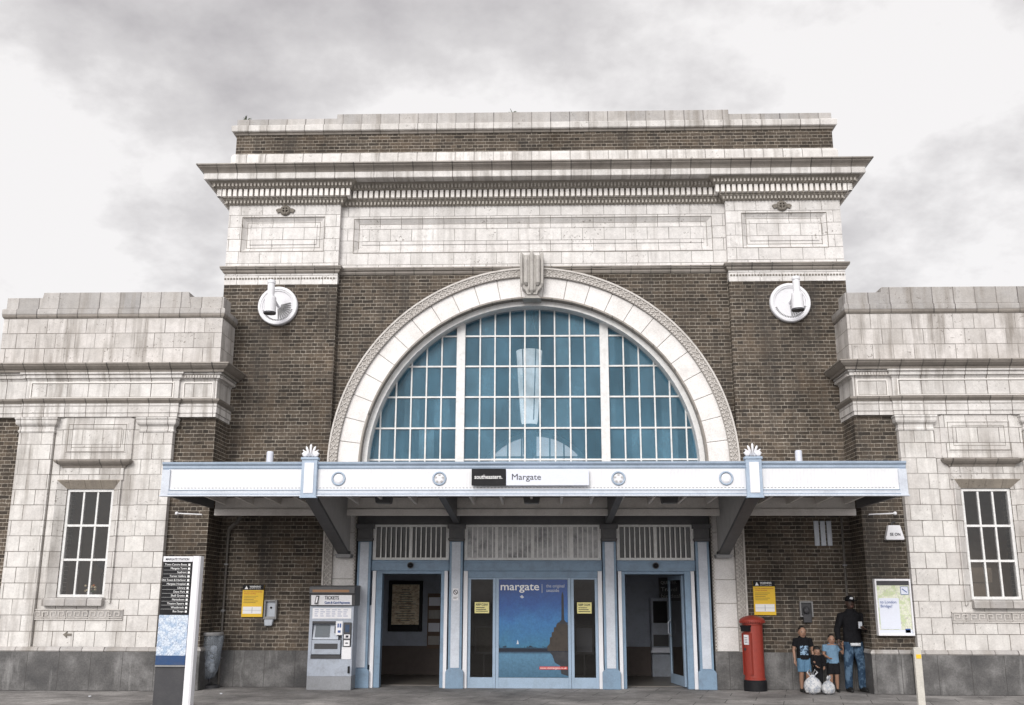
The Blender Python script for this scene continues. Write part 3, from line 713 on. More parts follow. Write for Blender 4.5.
    f.blocks([(s*5.96,-1.0),(s*5.96,-.15)] if s<0 else [(5.96,-.15),(5.96,-1.0)],.052,.03,.06,.09,5.64,5.69)
    f.build('dentil_course', M['stone_orn'], B)
    ec = [(5.96,-.1),(5.96,-1.0),(16,-1.0)]
    if s < 0: ec = [(-x,y) for x,y in ec][::-1]
    f = MB(); f.sweep(ec, [(-.4,5.741),(.15,5.741),(.16,5.78),(.20,5.80),(.25,5.84),(.265,5.87),(.28,5.875),(.28,5.90),(-.4,5.96)]); f.build('cornice', M['stone_dark'], B)
    # attic
    f = MB(); f.box(*W(5.962,10.25),-.95,5.5,5.9,6.88); f.box(*W(10.25,16),-.6,5.5,5.9,6.1); f.build('wing_attic', M['stone_attic'], B)
    wp = [(5.96,-.1),(5.96,-.95),(10.25,-.95),(10.25,5)]
    if s < 0: wp = [(-x,y) for x,y in wp][::-1]
    f = MB(); f.sweep(wp, [(-.1,6.86),(.01,6.86),(.03,6.89),(.035,6.93),(-.1,6.93)]); f.build('attic_moulding', M['stone_dark'], B)
    f = MB(); f.sweep(wp, [(-.1,6.931),(.035,6.931),(.04,6.945),(.04,7.03),(.01,7.05),(-.1,7.05)]); f.build('attic_coping', M['stone_cap'], B)
    f = MB(); f.box(*W(5.965,10.24),-.94,-.5,7.04,7.28); f.prism([(s*6.60,7.05),(s*6.66,7.38),(s*9.52,7.38),(s*9.58,7.05)],-.955,-.52)
    f.build('parapet', M['stone_cap'], B, bevel=.012)
    f = MB(); f.box(*W(6.3,16),-.5,5.6,5.6,5.75); f.build('wing_roof', M['dark'], B)
paint_tan = stone('tan_lintel_stone', w=.3, h=3, zoff=-1, base=(.42,.37,.31), alt=(.35,.31,.26), grime=.5, jw=.008, off=0)
for s in (-1,1): wing(s)
# plinth of recessed walls
for s in (-1,1):
    f = MB(); f.box(s*3.98,s*5.93,-.175,.0,0,.65); f.build('recess_plinth', M['granite'], B, bevel=.008)

# ---------------- shopfront inside the arch
f = MB(); f.box(-3.33,3.33,-.14,.3,2.965,3.2); f.build('door_head_beam', M['dgrey'], B)
def column(x):
    c = MB(); c.box(x-.125,x+.125,-.25,.1,.33,2.64); co_ = c.build('column', M['blue'], B, bevel=.006)
    c = MB(); c.box(x-.082,x+.082,-.262,-.245,.36,2.63); c.build('column_face', M['palewhite'] if 0 else M['lilac'], co_, bevel=.004)
    c = MB(); c.prism([(x-.165,0),(x+.165,0),(x+.165,.29),(x+.13,.34),(x-.13,.34),(x-.165,.29)],-.29,.1); c.build('base', M['blue'], co_, bevel=.008)
    c = MB(); c.box(x-.14,x+.14,-.28,.1,2.64,2.93); c.box(x-.17,x+.17,-.31,.1,2.88,2.965); c.box(x-.155,x+.155,-.295,.1,2.66,2.70); c.build('capital', M['dgrey'], co_, bevel=.008)
for x in (-3.17,-1.435,1.435,3.17): column(x)
f = MB(); f.box(-3.24,-2.99,-.16,.05,.40,1.47); f.build('side_panel', M['lilac'], B)
# transoms
def transom(x0, x1, mull, clear=False):
    f = MB(); y=-.1
    f.hole(x0,x1,2.30,2.96,x0+.06,x1-.06,2.345,2.92,y-.05,y+.05)
    for m_ in mull: f.box(m_-.03,m_+.03,y-.045,y+.045,2.34,2.93)
    t = f.build('transom_window', M['winwhite'], B)
    f = MB(); x = x0+.06; n = int(round((x1-x0-.12)/.094)); stp = (x1-x0-.12)/n
    for i in range(1,n): f.box(x+stp*i-.0115,x+stp*i+.0115,y-.06,y-.042,2.32,2.94)
    f.build('security_bars', M['winwhite'], t)
    f = MB(); f.add([(x0+.03,y,2.32),(x1-.03,y,2.32),(x1-.03,y,2.94),(x0+.03,y,2.94)],[(0,1,2,3)]); f.build('pane', M['reflectpane'] if clear else M['doorglass'], t, fix=False)
M['reflectpane'] = paint('transom_reflection_paint', (.50,.50,.51), .25, 1., (.05,.055,.06), scale=3.2, grain=.3)  # pale blotchy paint stands in for reflections on the centre transom glass
transom(-3.03,-1.58,[-2.31]); transom(-1.29,1.29,[-.68,.0,.72],True); transom(1.58,3.03,[2.31])
# blue rail and door frames
f = MB(); 
for a0,a1 in ((-3.04,-1.57),(-1.30,1.30),(1.57,3.04)): f.box(a0,a1,-.18,.05,2.10,2.298); f.box(a0,a1,-.2,-.17,2.25,2.285)
f.build('blue_rail', M['blue'], B, bevel=.006)
f = MB()
for s in (-1,1):
    for xa, xb in ((3.01,2.945),(1.655,1.59),(1.295,1.215)):
        f = MB(); f.box(s*xa,s*xb,-.20,.05,0,2.099); f.build('white_jamb', M['palewhite'], B, bevel=.005)
f = MB()
for s in (-1,1):
    f.box(s*2.945,s*2.83,-.16,.05,0,2.099); f.box(s*1.72,s*1.655,-.16,.05,0,2.099); f.box(s*2.83,s*1.72,-.158,.05,2.045,2.098)
f.box(-1.215,1.215,-.165,.05,1.975,2.098)
f.build('door_frame', M['blue'], B, bevel=.005)
# sliding doors
def leaf(x0,x1,y=-.12, glass=True):
    f = MB(); f.hole(x0,x1,.0,1.974,x0+.055,x1-.055,.19,1.945,y-.025,y+.025); d = f.build('sliding_door', M['lilac'] if 1 else 0, B, bevel=.004)
    f = MB(); f.add([(x0+.03,y,.1),(x1-.03,y,.1),(x1-.03,y,1.96),(x0+.03,y,1.96)],[(0,1,2,3)]); f.build('door_glass', M['doorglass'], d, fix=False); return d
M['doorblue'] = paint('pale_blue_door_frame', (.32,.42,.54), .4, .5, (.2,.25,.3), scale=4)
M['lilac_keep'] = M['lilac']; M['lilac'] = M['doorblue']
leaf(-1.213,-.69); leaf(.71,1.213); leaf(-.685,.705,-.135)
M['lilac'] = M['lilac_keep']
# hinged leaves standing open (right doorway), and the left one folded back
for x, ang, w_ in ((2.82,R(82),1.0),(-2.82,R(86),.0)):
    if w_ == 0: continue
    f = MB(); f.hole(-w_,0,.02,2.03,-w_+.07,-.07,.2,1.95,-.02,.02); d = f.build('hinged_door', M['doorblue'], B); d.location = (x,.07,0); d.rotation_euler = (0,0,-ang+PI*0)
    f = MB(); f.add([(-w_+.03,0,.1),(-.03,0,.1),(-.03,0,2),(-w_+.03,0,2)],[(0,1,2,3)]); f.build('door_glass', M['doorglass'], d, fix=False)
    f = MB(); f.tube([(-w_+.13,-.02,.9),(-w_+.13,-.07,.95),(-w_+.13,-.07,1.15),(-w_+.13,-.02,1.2)],.012); f.build('handle', M['greymetal'], d)

# ---------------- hall inside
f = MB(); f.box(-5.9,5.9,.36,9,-.0,.012); f.build('hall_floor', M['indoor_fl'], B)
f = MB(); f.box(-5.9,5.9,3.05,3.15,.6,3.3); f.build('ticket_hall_wall', M['indoor'], B)
f = MB(); f.box(-5.9,5.9,2.98,3.14,.012,.6); f.build('ticket_hall_dado', M['indoor_dk'], B)
f = MB(); f.box(-5.9,5.9,.36,3.15,3.3,3.4); f.build('lobby_ceiling', M['palewhite'], B)
f = MB(); f.box(-5.9,-5.8,.36,9,.02,10.8); f.box(5.8,5.9,.36,9,.02,10.8); f.box(-5.8,5.8,.4,8.98,10.7,10.8)
f.box(-5.8,-1.7,8.93,8.985,.02,10.7); f.box(1.7,5.8,8.93,8.985,.02,10.7); f.box(-1.7,1.7,8.93,8.985,6.4,10.7); f.box(-1.7,1.7,8.93,8.985,.02,4.42)
V=[];F=[]
for i in range(25):
    a = PI-PI*i/24; V += [(1.68*math.cos(a),8.96,4.5+1.68*math.sin(a)),(1.7*math.cos(a),8.96,6.42)]
for i in range(24): F.append((2*i,2*i+2,2*i+3,2*i+1))
f.add(V,F)
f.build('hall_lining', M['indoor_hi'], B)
for s in (-1,1):
    f = MB(); f.box(s*1.46,s*1.41,.1,3.0,0.013,3.3); f.build('lobby_partition', M['indoor_dk'], B)

f = MB(); f.arc(1.60,1.72,0,PI,4.5,8.95,9.1,24); f.box(-1.7,1.7,8.95,9.1,4.42,4.52)
rw = f.build('rear_arched_window', M['winwhite'], B)
f = MB()
for x in (-1.2,-.8,-.4,0,.4,.8,1.2): f.box(x-.02,x+.02,9.0,9.04,4.5,4.5+math.sqrt(1.62**2-x*x))
for z in (5.0,5.5): hw = math.sqrt(1.62**2-(z-4.5)**2); f.box(-hw,hw,8.99,9.05,z-.02,z+.02)
f.build('glazing_bars', M['winwhite'], rw)
# ------------------------------------------------------------------ canopy
K = thing('entrance_canopy', 'long flat entrance canopy with a white and pale blue fascia on grey brackets', 'canopy', (0,-.2,0)); K.location = (0,0,0)
YF = -3.45; X5 = 5.925
f = MB(); f.box(-X5+.1,X5-.1,YF+.005,YF+.06,3.27,3.63); fas = f.build('fascia_board', M['ribbed'], K)
f = MB()
f.sweep([(-X5,YF+.1),(-X5,YF+.04),(X5,YF+.04),(X5,YF+.1)][1:3], [(-.1,3.60),(.03,3.60),(.05,3.63),(.05,3.66),(.085,3.69),(.09,3.72),(-.1,3.73)])
f.build('top_rail', M['blue2'], K)
for s in (-1,1):
    f = MB(); f.box(s*X5,s*(X5-.13),YF-.03,YF+.05,3.18,3.6); f.build('end_frame', M['lilac'], K, bevel=.004)
f = MB(); f.box(-X5+.13,X5-.13,YF-.03,YF+.05,3.18,3.275); f.box(-X5-.015,X5+.015,YF-.045,YF+.05,3.172,3.192); f.build('bottom_rail', M['lilac'], K, bevel=.004)
f = MB(); f.box(-X5+.13,X5-.13,YF-.04,YF-.028,3.267,3.276); f.box(-X5+.12,X5-.12,YF-.036,YF-.03,3.205,3.212); f.build('rail_lining', M['blue'], K)
f = MB(); x = -X5+.2
while x < X5-.2: f.box(x,x+.028,YF-.003,YF+.006,3.305,3.312); x += .056
f.build('stitch_line', M['mgrey'], K)
# end fascias and roof
for s in (-1,1):
    f = MB(); f.box(s*X5,s*(X5-.06),YF+.05,-.97,3.2,3.7); f.build('side_fascia', M['dgrey'], K)
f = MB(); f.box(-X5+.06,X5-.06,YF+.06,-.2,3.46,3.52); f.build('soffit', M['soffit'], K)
f = MB(); f.box(-X5+.06,X5-.06,YF+.06,-.2,3.521,3.60); f.build('canopy_roof', M['dgrey'], K)
f = MB()
for s in (-1,1): f.box(s*(X5-.07),s*3.68,-.96,-.86,3.07,3.19); f.box(s*(X5-.07),s*3.68,-.93,-.87,3.19,3.40)
f.box(-3.4,3.4,-.96,-.86,3.07,3.185); f.box(-3.4,3.4,-.92,-.87,3.20,3.40)
f.build('rear_beam', M['timber'], K, bevel=.005)
def rafter(x, sc=1): 
    f = MB(); f.prism([(-.97,3.27),(YF+.06,3.34),(YF+.06,3.459),(-.97,3.459)], x-.022,x+.022,'x'); return f.build('rafter', M['timber'], K)
for s in (-1,1):
    for i in range(4): rafter(s*(4.12+.515*i))
for i in range(-6,7):
    if abs(abs(i*.53)-1.43) > .1: rafter(i*.53)
for s in (-1,1):
    f = MB(); f.prism([(-.26,2.97),(-.26,3.459),(YF+.06,3.459),(YF+.06,3.19)], s*1.43-.055, s*1.43+.055, 'x'); f.build('cross_arm', M['dgrey'], K)
    x = s*3.545
    f = MB(); f.prism([(-.2,2.42),(-.2,3.459),(YF+.1,3.459),(YF+.1,3.24),(-.5,2.44)], x-.08, x+.08, 'x'); br = f.build('bracket', M['lgrey'], K)
    f = MB(); f.prism([(-.42,2.40),(YF+.06,3.19),(YF+.06,3.25),(-.42,2.455)], x-.10, x+.10, 'x'); f.prism([(-.19,2.40),(-.42,2.40),(-.42,2.455),(-.19,2.46)], x-.10,x+.10,'x')
    f.build('flange', M['dgrey'], br)
    f = MB(); f.prism([(x-.16,2.40),(x+.16,2.40),(x+.13,2.33),(x-.13,2.33)],-.42,-.15); f.build('corbel', M['mgrey'], br, bevel=.008)
    # fascia post and palmette finial
    xp = s*3.53
    f = MB(); f.box(xp-.125,xp+.125,YF-.085,YF+.02,3.14,3.75); f.box(xp-.14,xp+.14,YF-.1,YF+.03,3.75,3.79); f.box(xp-.135,xp+.135,YF-.093,YF+.02,3.14,3.17); po = f.build('fascia_post', M['blue2'], K, bevel=.006)
    f = MB(); f.box(xp-.075,xp+.075,YF-.096,YF-.08,3.22,3.70); f.build('post_face', M['palewhite'], po)
    f = MB()
    for a in (-68,-45,-22,0,22,45,68):
        L = .20-.0011*abs(a); dx, dz = math.sin(R(a)), math.cos(R(a)); b0 = Vector((xp+dx*.03,YF-.03,3.81))
        f.tube([b0, b0+Vector((dx*L*.55,-.01,dz*L*.55)), b0+Vector((dx*L*.85,-.015,dz*L*.85)), b0+Vector((dx*L,-.0,dz*L))],[.012,.019,.018,.005],8,flat=.7)
    for q in (-1,1): f.lathe([(.0,.0),(.045,.0),(.05,.015),(.035,.04),(.02,.03),(0,.045)],(xp+q*.085,YF-.03,3.845),14,0,'y',False)
    f.build('finial', M['palewhite'], po, smooth=True)
for k, x in enumerate((-3.07,-1.45,1.40,3.10)):
    f = MB()
    f.lathe([(.083,0),(.088,.018),(.102,.022),(.113,.010),(.113,0)],(x,YF,3.455),28,0,'y',False); rd = f.build('roundel', M['blue2'], K, smooth=True)
    f = MB(); f.lathe([(0,.012),(.05,.012),(.075,.002)],(x,YF,3.455),24,0,'y',False); f.build('roundel_face', M['palewhite'], rd)
    if k in (1,2):
        f = MB()
        for a in range(0,360,72):
            f.obox((x+.055*math.cos(R(a+18)),YF-.016,3.455+.055*math.sin(R(a+18))),(.016,0,0),(0,.004,0),(0,0,.012))
        f.build('roundel_holes', M['lgrey'], rd)
# station name board
S = thing('station_sign', 'white station name board reading Margate with a black operator panel, on the canopy fascia', 'sign', (0,0,0))
f = MB(); f.box(-.38,.93,YF-.085,YF-.052,3.335,3.595); f.build('name_panel', M['sign_pale'], S, bevel=.004)
f = MB(); f.box(-.93,-.385,YF-.092,YF-.052,3.335,3.60); f.build('operator_panel', M['black'], S, bevel=.004)
text('southeastern.', .095, -.885, YF-.094, 3.44, M['letter_w'], S, width=.44, bold=.001)
text('Margate', .135, -.30, YF-.087, 3.425, M['letter_k'], S, width=.46)
# lights under the canopy
for i, (x, lab) in enumerate(((-2.62,'dark box floodlight under the canopy above the left doorway'),(0.0,'dark box floodlight under the canopy above the blue sea poster'),(2.42,'dark box floodlight under the canopy above the right doorway'))):
    T = thing('canopy_floodlight', lab, 'light', (x,-1.6,3.46), 0, 'floodlights under the canopy')
    f = MB(); f.box(-.03,.03,-.03,.03,-.12,0); f.build('stem', M['dgrey'], T)
    f = MB(); f.prism([(-.15,-.12),(.15,-.12),(.13,-.23),(-.13,-.23)],-.12,.12); f.build('housing', M['dgrey'], T, bevel=.012)
    f = MB(); f.box(-.11,.11,-.1,.1,-.236,-.231); f.build('lens', M['mgrey'], T)
# uplights standing on the canopy
for s, lab in ((-1,'small pale uplight on the canopy roof left of the left finial'),(1,'small pale uplight on the canopy roof right of the right finial')):
    T = thing('uplight', lab, 'light', (s*4.98,-.6,3.60), 0, 'uplights on the canopy roof')
    f = MB(); f.lathe([(.05,0),(.055,.02),(.03,.05),(.03,.49),(.0,.49)],(0,0,0),12); f.build('post', M['greymetal'], T)
    f = MB(); f.lathe([(.0,.45),(.055,.45),(.065,.49),(.065,.68),(.055,.70),(.0,.69)],(0,0,0),16); f.build('lamp_body', M['sign_pale'], T, smooth=False)

# ------------------------------------------------------------------ wall lamps (round plates with hanging drum lamps)
for s, lab in ((-1,'white round fluted wall plate with a drum lamp, on brickwork left of the great arch'),(1,'white round fluted wall plate with a drum lamp, on brickwork right of the great arch')):
    T = thing('wall_lamp', lab, 'lamp', (s*5.11,-.155,7.30), 0, 'round wall lamps beside the arch')
    f = MB(); f.lathe([(.0,.03),(.10,.03),(.26,.045),(.30,.05),(.31,.07),(.335,.075),(.345,.09),(.385,.09),(.40,.07),(.40,.0)],(0,0,0),48,0,'y',False)
    bp = f.build('wall_plate', M['palewhite'], T, smooth=False)
    f = MB()
    for a in list(range(-85,20,11)):
        c, q = math.cos(R(a)), math.sin(R(a)); f.obox((c*.165,-.05,q*.165),(c*.10,-.004,q*.10),(0,.012,0),(-q*.009,0,c*.009))
    for a in range(-160,-10,6): c, q = math.cos(R(a)), math.sin(R(a)); f.obox((c*.30,-.066,q*.30),(c*.02,0,q*.02),(0,.01,0),(-q*.007,0,c*.007))
    f.build('fluting', M['mgrey'], bp)
    f = MB(); f.tube([(0,-.05,.0),(0,-.25,.03),(0,-.55,.10),(0,-.60,.12)],[.03,.028,.028,.028],10); f.build('arm', M['palewhite'], T)
    f = MB(); f.lathe([(.0,.36),(.075,.36),(.08,.34),(.08,.30),(.07,.29),(.068,.0),(.07,.0)],(0,-.6,0),20); f.build('stem_drum', M['palewhite'], T, smooth=False)
    f = MB(); f.lathe([(.0,.02),(.105,.02),(.11,.0),(.115,-.27),(.12,-.285),(.0,-.285)],(0,-.6,0),24); sh = f.build('lamp_shade', M['palewhite'], T)
    f = MB(); f.lathe([(.0,-.286),(.12,-.286),(.12,-.32),(.0,-.32)],(0,-.6,0),24); f.build('lens_ring', M['dark'], sh)

# ------------------------------------------------------------------ things at the front
# information totem
T = thing('information_totem', 'tall black and white information totem reading MARGATE STATION with a street map', 'sign', (-5.26,-4,0), 0)
f = MB(); f.box(-.325,.22,.02,.14,0,2.2); f.build('slab', M['dark'], T, bevel=.006)
f = MB(); f.prism([(.125,.018),(.135,-.02),(.22,-.02),(.245,.0),(.245,.15),(.22,.15),(.22,.018)],0,2.215,'z'); f.build('white_edge', M['palewhite'], T)
f = MB(); f.box(-.325,.125,-.012,.018,2.13,2.21); f.build('header', M['palewhite'], T)
text('MARGATE STATION', .05, -.29, -.0145, 2.15, M['letter_k'], T, width=.36, bold=.0008)
f = MB(); f.box(-.322,.122,-.008,.018,1.345,2.129); fp = f.build('direction_panel', M['black'], T)
lines = ['Town Centre Buses','Margate Town','Seafront','Turner Gallery','Old Town & Harbour','Margate Hospital','Library','Dane Park','Shell Grotto','Hartsdown','Theatre Square','Westbrook','Bus Stops']
for i, L in enumerate(lines):
    z = 2.075-i*.0575
    text(L, .042, .045, -.0105, z, M['letter_w'], fp, align='RIGHT', name='lettering')
f = MB()
for i in range(13): f.box(.065,.095,-.012,-.007,2.07-i*.0575,2.10-i*.0575)
for i in range(1,13): f.box(-.31,.11,-.0095,-.007,2.0625-(i-1)*.0575,2.0645-(i-1)*.0575)
f.build('arrow_marks', M['letter_w'], fp)
f = MB(); f.box(-.322,.122,-.008,.018,.76,1.344); f.build('street_map', M['map'], T)
f = MB(); f.box(-.322,.122,-.008,.018,.625,.759); f.build('blue_band', paint('deep_blue_print',(.02,.06,.16),.3,.3), T)
f = MB(); f.box(-.323,.123,-.011,.018,.60,.622); f.build('divider', M['mgrey'], T)
f = MB(); f.box(-.34,.26,-.0,.2,-.0,.02); f.build('foot', M['dark'], T)
# post at the right
T = thing('marker_post', 'slim pale grey post with a small yellow mark, in front of the right wing', 'post', (6.0,-3.0,0))
f = MB(); f.box(-.055,.055,-.035,.035,0,.85); f.prism([(-.055,.85),(.055,.85),(.045,.875),(-.045,.875)],-.03,.03); f.build('shaft', paint('weathered_white_post',(.55,.53,.48),.6,.4,(.3,.28,.25)), T, bevel=.006)
f = MB(); f.box(-.03,.045,-.041,-.034,.71,.77); f.build('reflector', M['yellow'], T)
# bag bin
T = thing('litter_bin', 'clear plastic bag bin on a hoop stand beside the totem', 'bin', (-5.92,-.5,0))
f = MB(); f.lathe([(.02,0),(.20,0),(.20,.05),(.05,.07),(.03,.08),(.03,.9),(.02,.9)],(0,.13,0),20); f.build('stand', M['dark'], T)
f = MB()
f.tube([(.235*math.cos(R(a)),.235*math.sin(R(a))*.8,.96) for a in range(0,361,20)],.016,8,caps=False); f.lathe([(.20,.93),(.245,.93),(.25,.965),(.24,.985),(.20,.985)],(0,0,0),28,closed=False); f.build('hoop', M['mgrey'], T)
f = MB(); pr = [(.235,.97),(.25,.9),(.245,.75),(.225,.6),(.20,.45),(.17,.3),(.12,.2),(.03,.16)]; V=[];F=[];n=28
for i,(rr,z) in enumerate(pr):
    for k in range(n): a=2*PI*k/n; q=rr*(1+.07*math.sin(5*a+i*1.3)+.05*random.uniform(-1,1)*(i>0)); V.append((q*math.cos(a),q*math.sin(a)*.85,z+random.uniform(-.01,.01)))
for i in range(len(pr)-1):
    for k in range(n): F.append((i*n+k,i*n+(k+1)%n,(i+1)*n+(k+1)%n,(i+1)*n+k))
f.add(V,F); f.build('plastic_bag', M['clear'], T, smooth=True)
f = MB()
for i in range(16):
    f.ell((random.uniform(-.09,.09),random.uniform(-.08,.08),.3+i*.026),(random.uniform(.04,.08),.06,random.uniform(.03,.07)),8, random.choice((0,0,1,2)))
f.build('rubbish', [M['white_cloth'],M['dark'],M['machine']], T, smooth=True)

# warning notices
def notice(x, z0, z1, lab, w_=.40, y=-.18):
    T = thing('warning_notice', lab, 'notice', (x,y,z0), 0, 'yellow warning notices'); h = z1-z0
    f = MB(); f.box(-w_/2,w_/2,0,.028,0,h); f.build('board', M['yellow'], T, bevel=.003)
    f = MB(); f.box(-w_/2,w_/2,-.006,-.001,h*.84,h); f.build('header', M['black'], T)
    f = MB(); f.prism([(-.165,h*.865),(-.095,h*.865),(-.13,h*.97)],-.009,-.0065); f.build('warning_triangle', M['letter_w'], T)
    text('WARNING', .048, -.07, -.0085, h*.915, M['letter_w'], T, width=.21, bold=.001)
    text('CCTV in use here', .026, -.07, -.0085, h*.865, M['letter_w'], T, width=.21)
    text('For your safety and security', .026, -.17, -.003, h*.77, M['letter_r'], T, width=.34)
    text('24 hour recording', .026, -.17, -.003, h*.71, M['letter_r'], T, width=.22)
    f = MB()
    for k in range(5): f.box(-.17,.1-.04*(k%3),-.003,-.001,h*(.64-.05*k),h*(.65-.05*k))
    f.build('small_print', M['letter_k'], T)
    f = MB(); f.box(-w_*.44,w_*.44,-.004,-.001,h*.10,h*.32); f.build('white_box', M['letter_w'], T)
    f = MB(); f.box(-.004,.004,-.006,-.004,h*.12,h*.30); f.box(-w_*.44,w_*.44,-.006,-.004,h*.205,h*.212); f.build('box_lines', M['mgrey'], T)
notice(-5.26,1.25,1.835,'yellow and black warning notice on the brick wall left of the ticket machine')
notice(4.29,1.312,1.925,'yellow and black warning notice on the brick wall above the red post box')
# wall boxes
T = thing('help_point', 'grey metal help point box with a rounded lower lip, beside the left yellow notice', 'wall box', (-4.90,-.155,1.09))
f = MB(); f.hole(-.12,.12,.12,.47,-.09,.09,.17,.44,-.10,0); f.build('casing', M['mgrey'], T, bevel=.008)
f = MB(); f.box(-.09,.09,-.03,0,.17,.44); f.build('panel', M['greymetal'], T)
f = MB(); f.prism([(-.11,.12),(.07,.12),(.04,0),(-.10,.0)],-.09,0); f.build('lip', M['greymetal'], T, bevel=.015)
f = MB(); f.lathe([(0,.0),(.02,.0),(.02,.015),(0,.015)],(0,-.03,.33),12,0,'y',False); f.build('button', M['black'], T)
T = thing('meter_recess', 'open rusty metal frame of a wall box above the seated child', 'wall box', (5.04,-.155,1.28)); T['label'] = 'open grey metal wall box on the brick above the smallest child'
f = MB(); f.hole(-.12,.12,0,.28,-.095,.095,.025,.255,-.07,0); f.build('frame', M['mgrey'], T, bevel=.005)
f = MB(); f.box(-.095,.095,-.02,0,.025,.255); f.build('back_panel', M['dark'], T)
f = MB(); f.box(-.07,.08,-.10,-.02,-.1,.05); f.ell((0,-.06,.12),(.06,.04,.07),10); f.build('handset', M['dark'], T, bevel=.01)

# ticket machine
T = thing('ticket_machine', 'pale blue grey outdoor ticket machine with a dark hood reading TICKETS', 'ticket machine', (-3.65,-.70,0))
w2 = .40
f = MB(); f.box(-w2,w2,.0,.5,0,.235); f.build('base', M['machine_b'], T, bevel=.006)
f = MB(); f.hole(-w2,w2,.237,1.46,-.345,.205,.54,1.19,.0,.5); bdy = f.build('body', M['machine'], T, bevel=.0)
f = MB(); f.prism([(.0,1.462),(-.06,1.475),(-.09,1.66),(-.13,1.68),(-.13,1.80),(.5,1.83),(.5,1.462)],-w2+.0,w2+.03,'x'); f.build('hood', M['dgrey'], T, bevel=.008)
f = MB(); f.prism([(-.065,1.475),(-.073,1.475),(-.105,1.65),(-.097,1.65)],-.365,.375,'x'); sgn = f.build('sign_face', M['palewhite'], T)
text('TICKETS', .085, -.12, -.104, 1.575, M['letter_k'], sgn, width=.26, bold=.001)
text('Cash & Card Payments', .055, -.12, -.094, 1.50, M['letter_b'], sgn, width=.46, bold=.001)
f = MB(); f.prism([(-.30,1.495),(-.24,1.495),(-.215,1.64),(-.275,1.64)],-.108,-.10); f.build('ticket_symbol', M['letter_k'], sgn)
f = MB(); f.prism([(-.283,1.515),(-.253,1.515),(-.236,1.62),(-.266,1.62)],-.110,-.107); f.build('ticket_symbol_inside', M['palewhite'], sgn)
f = MB(); f.box(-.34,.33,-.135,-.128,1.70,1.745); f.build('light_slot', paint('amber_strip',(.30,.16,.08),.5,.2), T)
f = MB(); f.box(-.35,.36,-.008,.004,1.235,1.42); inf = f.build('instruction_panel', M['palewhite'], T)
f = MB()
for r_ in range(4):
    for k in range(6): f.box(-.31+k*.105,-.31+k*.105+random.uniform(.05,.09),-.0095,-.0075,1.385-r_*.036,1.393-r_*.036)
f.build('instruction_print', M['letter_b'], inf)
f = MB(); f.box(-.345,.205,.12,.49,.54,1.19); f.build('recess_back', M['machine_b'], T)
f = MB(); f.box(-.345,.205,-.0+.001,.12,1.15,1.19); f.box(-.345,.205,-.02,.12,.54,.60); f.build('recess_frame', M['dark'], T)
f = MB(); f.prism([(.02,.87),(.10,1.15),(.12,1.15),(.12,.86)],-.335,.13,'x'); sc = f.build('screen_bezel', M['machine'], T)
f = MB(); f.prism([(.025,.91),(.017,.912),(.083,1.122),(.09,1.12)],-.295,-.03,'x'); f.build('screen', paint('grey_screen',(.10,.12,.14),.55,.2), sc)
f = MB(); f.box(-.335,.19,-.03,.12,.61,.86); tr = f.build('dispensing_tray', M['machine'], T, bevel=.01)
f = MB(); f.box(-.285,.14,-.034,-.028,.705,.80); f.build('tray_slot', M['dark'], tr)
f = MB(); f.box(.06,.12,.03,.08,.98,1.10); f.build('coin_slot', M['black'], T)
f = MB(); f.box(.225,.385,-.012,.004,.53,.74); f.box(.215,.22+.005,-.012,.004,.53,.74); f.build('white_plate', M['palewhite'], T)
f = MB(); f.box(.09,.212,-.02,.004,.95,1.19); wp = f.build('card_panel', M['palewhite'], T)
f = MB(); f.box(.12,.145,-.025,-.018,1.08,1.15); f.box(.16,.185,-.025,-.018,1.08,1.15); f.box(.13,.18,-.025,-.018,.99,1.03); f.build('card_slots', M['letter_b'], wp)
f = MB(); f.box(.232,.375,-.035,.004,.745,1.17); kp = f.build('keypad_frame', M['dark'], T, bevel=.012)
f = MB(); f.box(.25,.357,-.04,-.034,.76,.86); f.box(.25,.357,-.04,-.034,.89,.96); f.build('keypad_plates', M['palewhite'], kp)
f = MB(); f.box(.265,.342,-.0405,-.034,1.0,1.13); f.build('keypad_screen', paint('dark_blue_screen',(.04,.07,.13),.15,.1), kp)
f = MB(); f.box(.28,.33,-.044,-.039,.905,.945); f.ell((.303,-.042,.81),(.03,.008,.012),8); f.build('keypad_marks', M['letter_k'], kp)
f = MB(); f.box(.335,.37,-.03,.004,.29,.41); f.build('lock_handle', M['black'], T, bevel=.006)

# pillar box
T = thing('pillar_box', 'red cylindrical post box with a black base, beside the doorway under the yellow notice', 'post box', (3.995,-.40,0), R(-52))
f = MB(); f.lathe([(.0,0),(.205,0),(.205,.17),(.19,.19),(.0,.19)],(0,0,0),40); f.build('base', M['black'], T)
f = MB(); f.lathe([(.0,.19),(.186,.19),(.186,.215),(.178,.225),(.178,1.13),(.186,1.15),(.186,1.18),(.0,1.18)],(0,0,0),40)
f.build('body', M['red'], T)
f = MB(); f.lathe([(.0,1.181),(.20,1.181),(.225,1.20),(.225,1.235),(.21,1.25),(.19,1.265),(.12,1.295),(.03,1.31),(.0,1.31)],(0,0,0),40)
for k in range(36):
    a = R(k*10); f.obox((.222*math.cos(a),.222*math.sin(a),1.195),(.01*math.cos(a),.01*math.sin(a),0),(-.01*math.sin(a),.01*math.cos(a),0),(0,0,.018))
f.build('cap', M['red'], T)
f = MB(); f.box(-.09,.09,-.215,-.10,1.03,1.12); f.prism([(-.10,1.12),(-.225,1.10),(-.225,1.13),(-.10,1.15)],-.10,.10,'x'); f.build('aperture', M['black'], T)
f = MB(); f.box(-.05,.05,-.19,-.15,.80,.97); f.build('collection_plate', M['palewhite'], T)
f = MB()
for k in range(4): f.box(-.035,.035,-.193,-.19,.83+k*.03,.838+k*.03)
